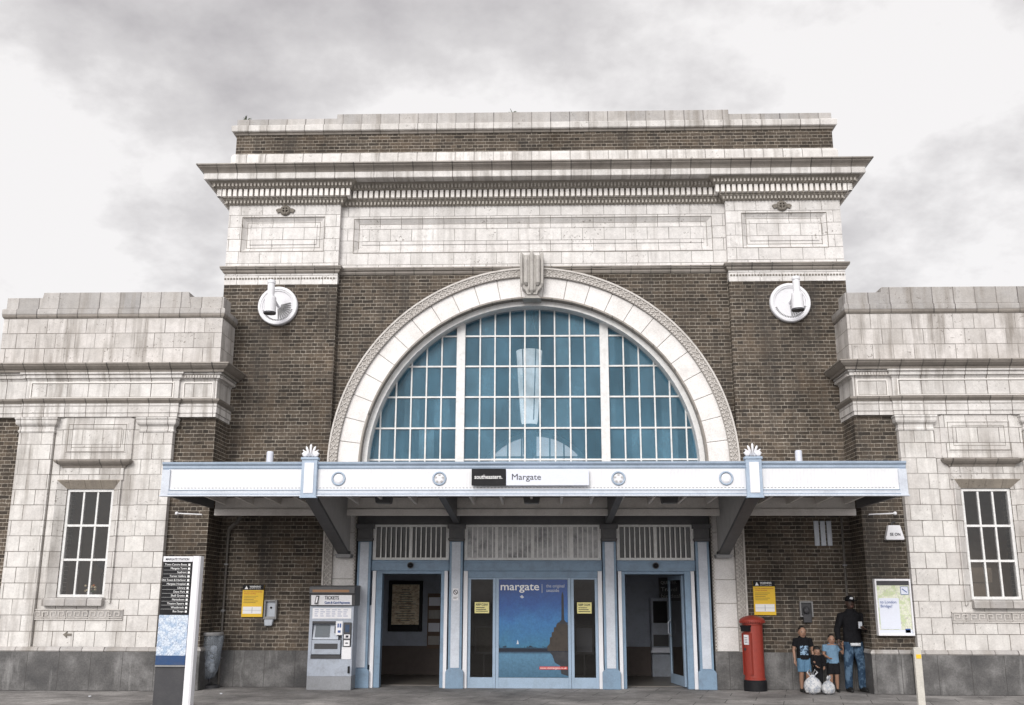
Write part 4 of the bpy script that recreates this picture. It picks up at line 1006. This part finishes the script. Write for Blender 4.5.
f.build('collection_print', M['letter_k'], T)
f = MB(); f.hole(-.105,.105,.28,1.0,-.095,.095,.29,.99,-.181,-.145); f.build('door_edge', M['red'], T)
f = MB(); f.box(-.06,-.02,-.186,-.17,.70,.74); f.build('lock', M['dark'], T)

# framed map on right pier
T = thing('map_board', 'silver framed poster case with a green map and white leaflet on the right brick pier', 'notice board', (6.37,-1.0,.98))
f = MB(); f.hole(-.315,.315,0,.97,-.285,.285,.035,.935,-.05,.07); f.build('frame', M['greymetal'] if 0 else M['palewhite'], T, bevel=.006)
f = MB(); f.box(-.285,.285,-.02,0,.035,.935); f.build('green_map', M['map_green'], T)
f = MB(); f.box(-.285,.285,-.026,-.02,.86,.935); f.build('dark_header', M['dark'], T)
f = MB(); f.box(-.26,.09,-.028,-.0205,.11,.64); lf = f.build('leaflet', M['sign_pale'], T)
text('to London', .07, -.24, -.031, .55, M['letter_b'], lf, width=.28); text('Bridge?', .07, -.24, -.031, .48, M['letter_b'], lf, width=.2)
f = MB(); f.box(.13,.27,-.027,-.0205,.70,.84); lg = f.build('inset_square', M['sign_pale'], T)
f = MB(); f.hole(.13,.27,.70,.84,.138,.262,.708,.832,-.030,-.027); f.obox((.2,-.029,.77),(.04,0,-.03),(0,.002,0),(.004,0,.006)); f.build('inset_lines', M['letter_b'], lg)
f = MB(); f.box(.16,.25,-.027,-.0205,.05,.12); f.build('blue_logo', M['letter_b'], T)
f = MB(); f.box(-.282,.282,-.027,-.0205,.035,.1); f.build('footer', M['sign_pale'], T)
# alarm box
T = thing('alarm_box', 'white tapered alarm box on the right brick pier above the framed map', 'alarm box', (6.49,-.935,2.63))
f = MB(); f.prism([(-.16,0),(.16,0),(.165,.03),(.105,.26),(-.105,.26),(-.165,.03)],-.10,0); f.build('cover', M['palewhite'], T, bevel=.012)
text('SE ON', .07, -.09, -.104, .075, M['letter_k'], T, width=.18, bold=.001)
f = MB(); f.tube([(-.03,-.05,.26),(-.02,-.04,.31),(.03,-.02,.32),(.05,0,.32)],.012,6); f.build('cable', M['dark'], T)
# three pale slats high on wall
T = thing('wall_louvre', 'three upright pale blue louvre slats high on the wall under the canopy', 'vent', (5.45,-.155,2.57))
for k in range(3):
    f = MB(); f.box(-.165+.118*k,-.165+.118*k+.088,-.03,0,0,.46); f.build('slat', M['lilac'], T, bevel=.004)
# rods with ball ends under the canopy ends
for s, lab in ((-1,'thin white rod light with a ball end under the left end of the canopy'),(1,'thin white rod light with a ball end under the right end of the canopy')):
    T = thing('rod_light', lab, 'light', (s*6.3,-.94,3.10), 0, 'rod lights under the canopy ends')
    f = MB(); f.tube([(-s*.25,-.1,-.02),(s*.20,-.1,.0)],.011,8); f.tube([(-s*.22,0,-.02),(-s*.22,-.1,-.02)],.01,6); f.build('rod', M['palewhite'], T)
    f = MB(); f.ell((s*.22,-.1,.0),(.034,.034,.034),12); f.build('ball', M['palewhite'], T, smooth=True)
# drain pipes
for s, lab in ((-1,'thin grey drainpipe down the brick corner by the litter bin'),(1,'thin grey drainpipe down the brick corner behind the man in the cap')):
    T = thing('drainpipe', lab, 'pipe', (s*5.80,-.2,0), 0, 'drainpipes in the wall corners')
    f = MB(); f.tube([(0,0,.0),(0,0,2.55),(0,0,2.75),(-s*.03,-.05,2.88),(-s*.18,-.12,2.98),(-s*.26,-.16,3.1),(-s*.26,-.16,3.25)] if s<0 else [(0,0,0),(0,0,3.1)],[.022,.022,.03,.04,.04,.04,.04] if s<0 else .022,8); f.build('pipe', paint('grimy_pipe',(.12,.11,.10),.6,.4), T)
    f = MB()
    for z in (.5,1.35,2.2): f.box(-.035,.035,-.03,.04,z,z+.03)
    f.ell((0,-.02,1.36),(.03,.03,.03),8); f.build('clips', M['mgrey'], T)
# dome cameras above doors
for s, lab in ((-1,'small black dome camera above the left doorway'),(1,'small black dome camera above the right doorway')):
    T = thing('dome_camera', lab, 'camera', (s*2.3,-.2,2.20), 0, 'dome cameras above the doors')
    f = MB(); f.lathe([(0,0),(.06,0),(.06,.02),(0,.02)],(0,0,0),18,0,'y',False); f.build('mount', M['dgrey'], T)
    f = MB(); f.ell((0,-.02,0),(.05,.05,.045),14); f.build('dome', M['black'], T, smooth=True)
# no smoking sign
T = thing('no_smoking_sign', 'small white no smoking sign on the column left of the sliding doors', 'sign', (-1.435,-.268,1.56))
f = MB(); f.box(-.055,.055,-.004,0,0,.22); f.build('plate', M['palewhite'], T)
f = MB(); f.lathe([(.032,0),(.032,.003),(.044,.003),(.044,0)],(0,-.004,.15),20,0,'y',False); f.obox((0,-.006,.15),(.028,0,-.028),(0,.001,0),(.004,0,.004)); f.build('symbol', M['letter_k'], T)
f = MB(); f.box(-.04,.04,-.006,-.004,.055,.062); f.box(-.04,.02,-.006,-.004,.035,.042); f.build('print', M['letter_k'], T)
# arrow plate on left wing
T = thing('arrow_sign', 'small dark arrow pointing left fixed low on the left wing', 'sign', (-8.34,-1.005,.95))
f = MB(); f.prism([(-.075,0),(0,.06),(-.01,.018),(.075,.018),(.075,-.018),(-.01,-.018),(0,-.06)],-.015,0); f.build('arrow', M['stone_rec'], T)

# sea poster on sliding door
T = thing('sea_poster', 'large blue seaside poster headed margate on the middle sliding door', 'poster', (0,-.17,0))
f = MB(); f.box(-.628,.65,-.0,.005,.195,1.943); f.build('print', M['sea'], T)
text('margate', .20, -.61, -.004, 1.75, M['letter_w'], T, width=.72, bold=.002)
text('the original', .085, .25, -.004, 1.80, M['letter_lb'] if 'letter_lb' in M else M['lilac'], T, width=.34)
text('seaside', .085, .25, -.004, 1.72, M['lilac'], T, width=.24)
f = MB(); f.box(.17,.178,-.003,-.0005,1.70,1.86); f.build('divider_line', M['lilac'], T)
mt_b = paint('printed_masonry', (.045,.034,.026), .4, .95, (.015,.012,.01), scale=11); mt_d = paint('printed_tower', (.02,.022,.03), .4, .3)
f = MB()
f.prism([(.49,1.17),(.53,1.22),(.535,1.65),(.555,1.73),(.575,1.65),(.58,1.22),(.62,1.17)],-.003,-.0005); f.prism([(.44,1.14),(.47,1.17),(.648,1.17),(.648,1.14)],-.0032,-.0005); f.build('printed_lighthouse', mt_d, T)
f = MB(); f.prism([(.27,.66),(.265,.74),(.31,.79),(.315,.90),(.345,.91),(.35,.99),(.385,1.0),(.39,1.08),(.43,1.085),(.435,1.13),(.50,1.16),(.50,1.19),(.60,1.19),(.60,1.15),(.648,1.13),(.648,.66)],-.0028,-.0005); f.build('printed_headland', mt_b, T)
f = MB(); f.prism([(.30,.65),(.648,.65),(.648,.22),(.52,.26),(.50,.40),(.40,.46),(.36,.58)],-.0026,-.0005); f.build('printed_reflection', mt_d, T)
f = MB(); f.box(.12,.635,-.0035,-.001,.335,.385); bn = f.build('printed_banner', M['letter_r'], T)
text('www.visitmargate.co.uk', .05, .13, -.0045, .345, M['letter_w'], bn, width=.49)
f = MB(); f.prism([(-.30,.78),(-.28,.86),(-.26,.78)],-.003,-.0005); f.prism([(-.24,1.63),(-.20,1.66),(-.16,1.62),(-.20,1.60)],-.003,-.0005); f.build('printed_boat_and_gull', M['lilac'], T)
# yellow door stickers
for x, lab in ((-.95,'yellow printed sticker on the door glass left of the sea poster'),(.96,'yellow printed sticker on the door glass right of the sea poster')):
    T = thing('door_sticker', lab, 'sticker', (x,-.126,1.33), 0, 'yellow stickers on the sliding doors')
    f = MB(); f.box(-.135,.135,-.003,0,0,.2); f.build('sheet', paint('pale_yellow_vinyl',(.72,.66,.28),.4,.1), T)
    text('KEEP CLEAR', .05, -.11, -.0045, .14, M['letter_k'], T, width=.22, bold=.001)
    f = MB()
    for k in range(3): f.box(-.11,.11-.03*k,-.0045,-.003,.03+.033*k,.042+.033*k)
    f.build('small_print', M['letter_k'], T)
# faint things behind the side door glass
for x, lab in ((-.95,'framed sheet on a stand behind the left sliding door glass'),(.98,'white leaflet rack behind the right sliding door glass')):
    T = thing('display_stand', lab, 'stand', (x,.7,0))
    f = MB(); f.tube([(0,0,.0),(0,0,1.0)],.02,8); f.box(-.2,.2,-.15,.15,0,.02); f.build('stand_pole', M['mgrey'], T)
    f = MB(); f.box(-.19,.19,-.03,0,.55,1.1); f.build('frame', M['mgrey'], T, bevel=.02)
    f = MB(); f.box(-.15,.15,-.036,-.03,.6,1.05); f.build('sheet', M['sign_pale'] if x>0 else M['stone_rec'], T)

# inside the hall
T = thing('notice_board', 'tall dark framed board with an aged golden roll of names, seen through the left doorway', 'notice board', (-2.80,3.04,.9))
f = MB(); f.hole(-.37,.37,0,1.07,-.30,.30,.14,.99,-.08,0); f.build('frame', M['black'], T, bevel=.01)
f = MB(); f.box(-.30,.30,-.03,0,.14,.99); f.build('gold_sheet', M['gold'], T)
f = MB()
for k in range(14): w_ = random.uniform(.08,.22); f.box(-w_,w_,-.034,-.03,.22+k*.05,.232+k*.05)
f.build('engraving', M['stone_rec'], T)
T = thing('leaflet_rack', 'brown wooden leaflet rack on the hall wall right of the golden board', 'rack', (-2.16,3.03,.55))
f = MB(); f.box(-.15,.15,-.10,0,0,1.15); f.build('backboard', paint('brown_wood',(.14,.09,.06),.6,.3), T)
for k in range(4):
    f = MB(); f.box(-.12,.12,-.14,-.10,.08+k*.27,.26+k*.27); f.build('leaflets', M['sign_pale'] if k%2 else M['stone_cap'], T)
T = thing('indoor_ticket_machine', 'blue grey ticket machine inside the hall, seen through the right doorway', 'ticket machine', (2.68,2.72,0))
f = MB(); f.box(-.2,.2,0,.28,.0,1.62); f.build('body', M['machine'], T, bevel=.02)
f = MB(); f.box(-.15,.15,-.012,0,1.10,1.55); f.build('screen', M['black'], T)
f = MB(); f.box(-.16,.16,-.01,0,.62,.86); f.build('tray', M['dark'], T)
f = MB(); f.prism([(-.23,.50),(.23,.50),(.19,.60),(-.19,.60)],-.12,0); f.build('shelf', M['sign_pale'], T)
T = thing('hall_sign', 'dark hall sign with pale lettering above the indoor ticket machine', 'sign', (2.98,3.03,1.55))
f = MB(); f.box(-.28,.28,-.03,0,0,.5); f.build('board', M['dark'], T)
text('QUIETER', .09, -.24, -.034, .36, M['letter_w'], T, width=.34); text('Travel', .12, -.24, -.034, .21, M['letter_w'], T, width=.34); text('big deal', .12, -.24, -.034, .07, M['letter_w'], T, width=.40)
# great pendant lamp
T = thing('pendant_lamp', 'tall white tapered glass lamp hanging inside the great arched window', 'lamp', (-.10,3.0,4.7))
f = MB(); f.lathe([(.0,.72),(.17,.72),(.19,.8),(.24,1.5),(.29,2.35),(.30,2.42),(.27,2.42),(.0,2.40)],(0,0,0),24); lg_ = f.build('lamp_glass', M['opal'], T, smooth=True)
f = MB()
for a in range(0,360,60): f.tube([(.195*math.cos(R(a)),.195*math.sin(R(a)),.8),(.245*math.cos(R(a)),.245*math.sin(R(a)),1.5),(.30*math.cos(R(a)),.30*math.sin(R(a)),2.42)],.012,6)
f.build('ribs', M['mgrey'], lg_)
f = MB(); f.lathe([(.0,-.05),(.09,-.05),(.14,.05),(.15,.55),(.18,.6),(.18,.71),(.0,.71)],(0,0,0),20); f.build('lamp_base', M['indoor_hi'], T)
f = MB()
for a in (0,120,240): f.tube([(.25*math.cos(R(a)),.25*math.sin(R(a)),2.42),(0,0,3.6)],.012,6)
f.tube([(0,0,3.6),(0,0,6.0)],.018,6); f.build('chains', M['mgrey'], T)
# items on window sills indoors
T = thing('flower_pot', 'small pot of orange flowers on the sill inside the left wing window', 'flower pot', (-8.18,-.62,1.60))
f = MB(); f.lathe([(0,0),(.04,0),(.055,.09),(0,.09)],(0,0,0),12); f.build('pot', M['palewhite'], T)
f = MB()
for i in range(14): f.ell((random.uniform(-.11,.11),random.uniform(-.05,.05),random.uniform(.1,.22)),(.03,.03,.022),6,random.randint(0,2))
f.build('flowers', [paint('orange_petal',(.6,.2,.05),.6,0),paint('cream_petal',(.7,.6,.4),.6,0),M['leaf']], T)
f = MB(); f.box(-.12,.12,-.06,.06,-.4,0); 
T2 = thing('sill_shelf', 'narrow wooden shelf inside the left wing window under the flowers', 'shelf', (-8.27,-.62,1.2))
f = MB(); f.box(-.42,.42,-.07,.1,.37,.399); f.build('board', M['timber'], T2)
f = MB(); f.box(-.4,-.36,-.05,.08,.0,.37); f.box(.36,.4,-.05,.08,0,.37); f.build('brackets', M['timber'], T2)
T = thing('desk_lamp', 'dark desk lamp behind the left wing window', 'lamp', (-8.05,-.40,1.599-.0))
f = MB(); f.lathe([(0,0),(.08,0),(.08,.02),(0,.03)],(0,0,0),14); f.tube([(0,0,.02),(-.05,0,.38),(.1,0,.72)],.012,6); f.build('arm', M['black'], T)
f = MB(); f.tube([(.1,0,.74),(-.06,-.04,.55)],[.03,.12],14); f.build('lamp_shade', M['black'], T)
T.location.z = 1.6; 
T = thing('cardboard_boxes', 'stack of pale boxes inside the right wing window', 'boxes', (8.15,-.1,.55))
f = MB(); f.box(-.25,.2,-.2,.2,0,1.35); f.box(-.2,.28,-.22,.18,1.352,1.62); f.build('cartons', paint('brown_card',(.30,.24,.18),.8,.2), T, bevel=.005)

# weeds on the parapet
for (x,y,z,lab) in ((-6.12,.1,11.5,'small weed growing on the left end of the high parapet'),(-.42,.1,11.59,'tiny weed on the middle of the high parapet')):
    f = MB()
    for i in range(14):
        a = random.uniform(0,6.28); L = random.uniform(.04,.13) ; f.tube([(0,0,0),(math.cos(a)*L*.5,math.sin(a)*L*.5,L*.7),(math.cos(a)*L,math.sin(a)*L,L*.8)],[.008,.007,.002],5)
    o = f.build('weed', M['leaf']); o.location = (x,y,z); tag(o, lab, 'weed')
# litter
for (x,y,lab) in ((-5.3,-1.6,'scrap of white litter on the pavement before the brick recess'),(-7.3,-2.2,'pale crumpled paper on the pavement before the left wing')):
    f = MB(); f.ell((0,0,.012),(.03,.02,.012),7); o = f.build('litter', M['white_cloth']); o.location = (x,y,0); tag(o, lab, 'litter')

# ------------------------------------------------------------------ people
def remesh(mb, name, mats, parent, vox=.008, smooth=4, pick=None):
    me = bpy.data.meshes.new('tmp'); me.from_pydata(mb.v, [], mb.f)
    bm = bmesh.new(); bm.from_mesh(me); bmesh.ops.recalc_face_normals(bm, faces=bm.faces); bm.to_mesh(me); bm.free()
    o = bpy.data.objects.new('tmp', me); C.objects.link(o)
    r = o.modifiers.new('r','REMESH'); r.mode = 'VOXEL'; r.voxel_size = vox
    s = o.modifiers.new('s','SMOOTH'); s.factor = .5; s.iterations = smooth
    dg = bpy.context.evaluated_depsgraph_get(); dg.update()
    m2 = bpy.data.meshes.new_from_object(o.evaluated_get(dg)); bpy.data.objects.remove(o)
    m2.materials.clear()
    for m_ in mats: m2.materials.append(m_)
    for p in m2.polygons: p.use_smooth = True; p.material_index = pick(p.center) if pick else 0
    m2.name = name; q = bpy.data.objects.new(name, m2); C.objects.link(q); q.parent = parent; return q
def hand(mb, w, d, side, k):
    """palm and five curled fingers; w wrist, d direction, k scale"""
    w = Vector(w); d = Vector(d).normalized(); sd = Vector((0,-1,0)); sd = (sd-d*sd.dot(d)).normalized(); nn = d.cross(sd)*side
    mb.tube([w, w+d*.045*k, w+d*.09*k],[.024*k,.036*k,.034*k],8,flat=.55)
    for i, L in enumerate((.068,.078,.072,.055)):
        b = w+d*.085*k+sd*(.027-.018*i)*k
        mb.tube([b, b+(d*.55+nn*.12)*L*k, b+(d*.88+nn*.45)*L*k],[.0095*k,.009*k,.0075*k],6)
    b = w+d*.03*k+sd*.03*k; mb.tube([b, b+(d*.5+sd*.7)*.045*k, b+(d*1.2+sd*.75)*.05*k],[.013*k,.011*k,.009*k],6)
def person(label, loc, H, rz, skin, hs=1.0, build=1.0, arms=None, top=None, bottom=None, shorts=False, hair='short', belt=False, cap=False, printed=None, jacket=False, stance=.055, turn=0, long_sleeve=False):
    T = thing('person', label, 'person', loc, rz)
    k = H; hk = hs; sw = .118*build
    b = MB(); hr = .058*hk; hz = 1-.072*hk
    cx = .012*math.sin(turn)
    b.ell((0,-.004*k,hz*k),(hr*.80*k,hr*.93*k,.070*hk*k),16); b.ell((0,-.012*k,(hz-.030*hk)*k),(hr*.62*k,hr*.72*k,.042*hk*k),12)   # skull, jaw
    b.tube([(0,-hr*.88*k,(hz+.006*hk)*k),(0,-hr*1.12*k,(hz-.016*hk)*k),(0,-hr*.9*k,(hz-.022*hk)*k)],[.006*k,.010*hk*k,.006*k],7)
    for s in (-1,1): b.ell((s*hr*.80*k,.004*k,(hz-.006)*k),(.007*k,.012*hk*k,.018*hk*k),8)
    nz = hz-.062*hk
    b.tube([(0,.004*k,.80*k),(0,.002*k,(nz+.02)*k)],[.036*build*k,.030*build*k],12)
    b.tube([(0,0,.845*k),(0,0,.81*k),(0,0,.72*k),(0,0,.62*k),(0,0,.55*k),(0,0,.49*k)],[.04*k,sw*.86*k,.094*build*k,.078*build*k,.088*build*k,.082*build*k],16,flat=.62)
    hips = .048
    J = {}
    for s in (-1,1):
        hp = Vector((s*hips*k,0,.51*k)); kn = Vector((s*stance*.95*k,-.012*k,.275*k)); an = Vector((s*stance*k,.008*k,.045*k))
        J[s] = (hp,kn,an)
        b.tube([hp,(hp+kn)/2,kn,(kn+an)/2+Vector((0,.012*k,.02*k)),an],[.056*build*k,.048*build*k,.034*build*k,.033*build*k,.021*k],12)
        b.tube([an+Vector((0,.02*k,-.022*k)),an+Vector((0,-.05*k,-.028*k)),an+Vector((s*.006*k,-.095*k,-.034*k))],[.022*k,.02*k,.012*k],8)
        sh = Vector((s*sw*.96*k,0,.788*k)); e, w = arms[s]; e = Vector(e)*k; w = Vector(w)*k
        b.tube([sh-Vector((s*.03*k,0,0)),sh,(sh+e)/2,e,(e+w)/2,w],[.03*build*k,.034*build*k,.029*build*k,.023*build*k,.021*build*k,.0155*k],10)
        hand(b, w, (w-e)*1.0, s, .95*k/1.65*1.15)
        J[s] += (sh,e,w)
    def pick(c):
        x,y,z = c.x/k,c.y/k,c.z/k
        if y < -hr*.62:
            for s in (-1,1):
                if (x-s*.021*hk)**2+((z-hz-.004*hk)*1.5)**2 < (.0075*hk)**2: return 1
            if abs(x) < .017*hk and abs(z-(hz-.040*hk)) < .005*hk: return 2
        return 0
    remesh(b, 'body', [skin,M['eye'],M['lip']], T, .0062 if k > 1 else .005, 3, pick)
    g_ = .010
    c = MB()
    c.tube([(0,0,.862*k),(0,0,.845*k),(0,0,.825*k),(0,0,.80*k),(0,0,.72*k),(0,0,.62*k),(0,0,.55*k),(0,-.004*k,.488*k)],[.047*k,.056*k,.076*k,(sw*.86+g_)*k,(.098*build+g_)*k,(.09*build+g_)*k,(.094*build+g_)*k,(.098*build+g_)*k],18,flat=.66)
    for s in (-1,1):
        sh,e,w = J[s][3:]
        if long_sleeve: c.tube([sh-Vector((s*.04*k,0,0)),sh,(sh+e)/2,e,e+(w-e)*.92],[.04*k,.046*build*k,.04*build*k,.034*build*k,.027*k],10)
        else: c.tube([sh-Vector((s*.04*k,0,0)),sh,sh+(e-sh)*.62],[.04*k,.046*build*k,.042*build*k],10)
    pm = [top]+([printed] if printed else [])
    remesh(c, 'jacket' if long_sleeve else 'tee_shirt', pm, T, .007, 2, (lambda p: 1 if (p.y < -.02*k and abs(p.x) < .065*k and .56*k < p.z < .70*k) else 0) if printed else None)
    c = MB()
    c.tube([(0,0,.56*k),(0,0,.52*k),(0,0,.465*k)],[(.088*build+g_*.5)*k,(.092*build+g_*.5)*k,.085*build*k],16,flat=.68)
    for s in (-1,1):
        hp,kn,an = J[s][:3]
        if shorts: c.tube([hp,(hp+kn)/2,kn+Vector((0,0,.03*k))],[.062*build*k,.062*build*k,.058*build*k],12)
        else: c.tube([hp,(hp+kn)/2,kn,(kn+an)/2,an+Vector((0,0,-.012*k))],[.062*build*k,.058*build*k,.046*build*k,.043*build*k,.040*build*k],12)
    remesh(c, 'shorts' if shorts else 'trousers', [bottom], T, .007, 2)
    for s in (-1,1):
        an = J[s][2]; c = MB()
        c.tube([an+Vector((0,.032*k,-.024*k)),an+Vector((0,-.03*k,-.02*k)),an+Vector((s*.006*k,-.085*k,-.026*k)),an+Vector((s*.008*k,-.118*k,-.031*k))],[.024*k,.03*k,.026*k,.015*k],10); c.tube([an+Vector((0,.01*k,.012*k)),an+Vector((0,.01*k,-.02*k))],[.026*k,.026*k],10)
        sh_ = remesh(c, 'shoe', [M['shoe']], T, .007, 1)
        for v in sh_.data.vertices: v.co.z = max(v.co.z, .001)
    c = MB()
    if cap:
        c.ell((0,.0,(hz+.022)*k),(hr*.90*k,hr*1.02*k,.056*hk*k),16); c.prism([(-.05*k,-hr*.7*k),(.05*k,-hr*.7*k),(.045*k,-hr*1.6*k),(0,-hr*1.8*k),(-.045*k,-hr*1.6*k)],(hz+.018)*k,(hz+.028)*k,'z')
        q = MB(); q.v = c.v; q.f = c.f; q.m = c.m
        for i, v in enumerate(q.v):
            if v[2] < (hz+.015)*k: q.v[i] = (v[0],v[1],(hz+.015)*k)
        hb = q.build('cap', M['tee_dark'], T, smooth=True)
        q = MB(); q.ell((0,-hr*.88*k,(hz+.045)*k),(.022*k,.012*k,.014*k),8); q.build('badge', M['white_cloth'], hb)
    else:
        R_ = hr*(1.18 if hair == 'bushy' else .93)
        c.ell((0,.010*k,(hz+.018*hk)*k),(R_*.88*k,R_*1.02*k,(.060 if hair!='bushy' else .068)*hk*k),16)
        if hair == 'bushy': 
            for i in range(26):
                a = random.uniform(0,6.28); e_ = random.uniform(-.3,1.4); c.ell((R_*.85*math.cos(a)*math.cos(e_)*k,(.012+R_*.9*abs(math.sin(a))*math.cos(e_))*k,(hz+.015+.06*hk*math.sin(e_))*k),(.018*k,.018*k,.018*k),6)
        h_ = remesh(c, 'hair', [M['hair']], T, .005, 1)
        # hairline: keep the face clear
        for v in h_.data.vertices:
            if v.co.y < -.2*hr*k and v.co.z < (hz+.030*hk)*k: v.co.y += .6*hr*k; v.co.x *= .9
    if belt:
        c = MB(); c.tube([(.0,-.075*k,.505*k),(.0,-.078*k,.475*k)],[.06*k,.055*k],10,flat=.35); c.build('white_shirt_hem', M['white_cloth'], T, smooth=True)
    return T, J
dn_ = {-1:((-.150,.005,.63),(-.152,-.03,.485)), 1:((.150,.005,.63),(.150,-.03,.485))}
person('boy in dark tee with a blue print and blue shorts, left of the others', (4.83,-.62,0), 1.13, R(5), M['skin_m'], 1.30, 1.0, dn_, M['tee_dark'], M['shorts_blue'], True, printed=M['print'])
person('boy in a light blue tee and black shorts raising one hand by his shoulder', (5.36,-.55,0), .99, R(-4), M['skin_m'], 1.38, 1.10,
       {-1:((-.155,-.02,.64),(-.10,-.13,.60)), 1:((.175,-.05,.67),(.165,-.12,.80))}, M['tee_blue'], M['shorts_black'], True)
person('smallest child, dark clothes and bushy hair, behind the shopping bags', (5.07,-.62,0), .78, R(8), M['skin_m'], 1.5, 1.05,
       {-1:((-.150,-.03,.65),(-.09,-.13,.58)), 1:((.150,-.03,.65),(.10,-.12,.55))}, M['tee_dark'], M['shorts_black'], False, hair='bushy', long_sleeve=True)
T, J = person('man in black jacket, dark cap and ripped blue jeans in the wall corner', (5.755,-.50,0), 1.66, R(6), M['skin_d'], 1.0, .98,
       {-1:((-.168,-.0,.64),(-.175,-.05,.53)), 1:((.165,-.02,.64),(.07,-.15,.655))}, M['tee_dark'], M['denim'], False, cap=True, belt=True, long_sleeve=True, stance=.075)
P = thing('mobile_phone', 'small phone held by the man in the cap', 'phone', (5.755+.045*1.66-.02,-.50-.2*1.66,1.66*.66), R(6))
f = MB(); f.box(-.035,.035,-.006,.006,.0,.12); f.box(-.03,.03,-.008,-.0061,.01,.11,1); f.build('casing', [M['mgrey'],M['greymetal']], P, bevel=.003)
# shopping bags
def bag(label, loc, w_, h_, rz):
    T = thing('shopping_bag', label, 'bag', loc, rz, None); b = MB()
    b.ell((0,0,h_*.42),(w_,w_*.75,h_*.44),16)
    for i in range(9):
        a = i*.7+random.uniform(-.2,.2); rr = w_*.72; b.tube([(rr*math.cos(a)*.9,rr*.75*math.sin(a)*.9,.03),(rr*math.cos(a)*1.15,rr*.8*math.sin(a),h_*.35),(rr*math.cos(a)*.7,rr*.6*math.sin(a),h_*.72),(0,0,h_*.92)],[w_*.16,w_*.22,w_*.14,w_*.05],7)
    b.tube([(0,0,h_*.7),(0.01,0,h_*.95)],[w_*.5,w_*.2],10,flat=.6)
    o = remesh(b, 'sack', [M['bag']], T, .011, 2)
    for v in o.data.vertices: v.co.z = max(v.co.z, .002)
    b = MB()
    for q in (-1,1): b.tube([(q*.03,0,h_*.88),(q*.09,-.02,h_*1.08),(q*.05,-.02,h_*1.2),(q*.01,0,h_*.95)],[.012,.014,.014,.012],6,flat=.5)
    b.build('handles', M['bag'], T, smooth=True)
bag('larger white plastic shopping bag at the feet of the dark tee boy', (4.86,-1.02,0), .155, .34, 0)
bag('smaller white and blue plastic shopping bag standing right of the other', (5.11,-1.08,0), .145, .26, 1)

# ------------------------------------------------------------------ camera
cam = bpy.data.cameras.new('camera'); co_ = bpy.data.objects.new('camera', cam); C.objects.link(co_); bpy.context.scene.camera = co_
cam.sensor_width = 36; cam.lens = 1007./1024*36; cam.clip_end = 3000; cam.clip_start = .05
pi_, ya, ro = R(13.72), R(1.79), R(.141)
fw = Vector((-math.sin(ya)*math.cos(pi_), math.cos(ya)*math.cos(pi_), math.sin(pi_))); rt = Vector((math.cos(ya), math.sin(ya), 0)); upv = rt.cross(fw)
r2 = rt*math.cos(ro)+upv*math.sin(ro); u2 = -rt*math.sin(ro)+upv*math.cos(ro)
mt = Matrix((r2, u2, -fw)).transposed().to_4x4(); mt.translation = Vector((.206,-19.5,1.6)); co_.matrix_world = mt

# ------------------------------------------------------------------ sky and sun
SUN_EL, SUN_AZ = R(27), R(196)     # azimuth clockwise from +Y
sd = Vector((math.sin(SUN_AZ)*math.cos(SUN_EL), math.cos(SUN_AZ)*math.cos(SUN_EL), math.sin(SUN_EL)))
wd = bpy.data.worlds.new('World'); bpy.context.scene.world = wd; wd.use_nodes = True; nt = wd.node_tree
bg = nt.nodes['Background']; bg.inputs[1].default_value = .1
sky = nt.nodes.new('ShaderNodeTexSky'); sky.sky_type = 'NISHITA'; sky.sun_disc = False; sky.sun_elevation = SUN_EL; sky.sun_rotation = SUN_AZ
tc = nt.nodes.new('ShaderNodeTexCoord').outputs['Generated']
sx = nt.nodes.new('ShaderNodeSeparateXYZ'); nt.links.new(tc, sx.inputs[0])
den = math_(nt, 'ADD', math_(nt,'MAXIMUM',sx.outputs[2],0.), .35)
cbx = nt.nodes.new('ShaderNodeCombineXYZ'); nt.links.new(math_(nt,'DIVIDE',sx.outputs[0],den), cbx.inputs[0]); nt.links.new(math_(nt,'DIVIDE',sx.outputs[1],den), cbx.inputs[1]); cbx.inputs[2].default_value = 1.1
n1 = noise(nt, cbx.outputs[0], 1.9, 10, .57); 
cl = ramp(nt, n1, [(.36,(7.3,7.0,7.15)),(.45,(9.9,9.6,9.62)),(.52,(13.0,12.7,12.65))])
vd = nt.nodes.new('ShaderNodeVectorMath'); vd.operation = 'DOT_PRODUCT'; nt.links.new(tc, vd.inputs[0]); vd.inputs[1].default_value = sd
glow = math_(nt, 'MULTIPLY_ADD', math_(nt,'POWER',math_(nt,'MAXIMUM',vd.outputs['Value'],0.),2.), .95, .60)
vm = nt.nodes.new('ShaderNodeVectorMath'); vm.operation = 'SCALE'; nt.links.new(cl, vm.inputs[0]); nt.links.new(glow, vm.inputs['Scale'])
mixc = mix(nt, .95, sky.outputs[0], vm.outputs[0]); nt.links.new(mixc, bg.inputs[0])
sl = bpy.data.lights.new('sun', 'SUN'); sl.energy = 1.5; sl.angle = R(20); sl.color = (1,.97,.93)
so = bpy.data.objects.new('sun', sl); C.objects.link(so); so.rotation_euler = (-sd).to_track_quat('-Z','Y').to_euler()
sc = bpy.context.scene; sc.view_settings.view_transform = 'Standard'; sc.view_settings.look = 'None'; sc.view_settings.exposure = .30; sc.view_settings.gamma = 1
sc.cycles.max_bounces = 6; sc.cycles.transparent_max_bounces = 12
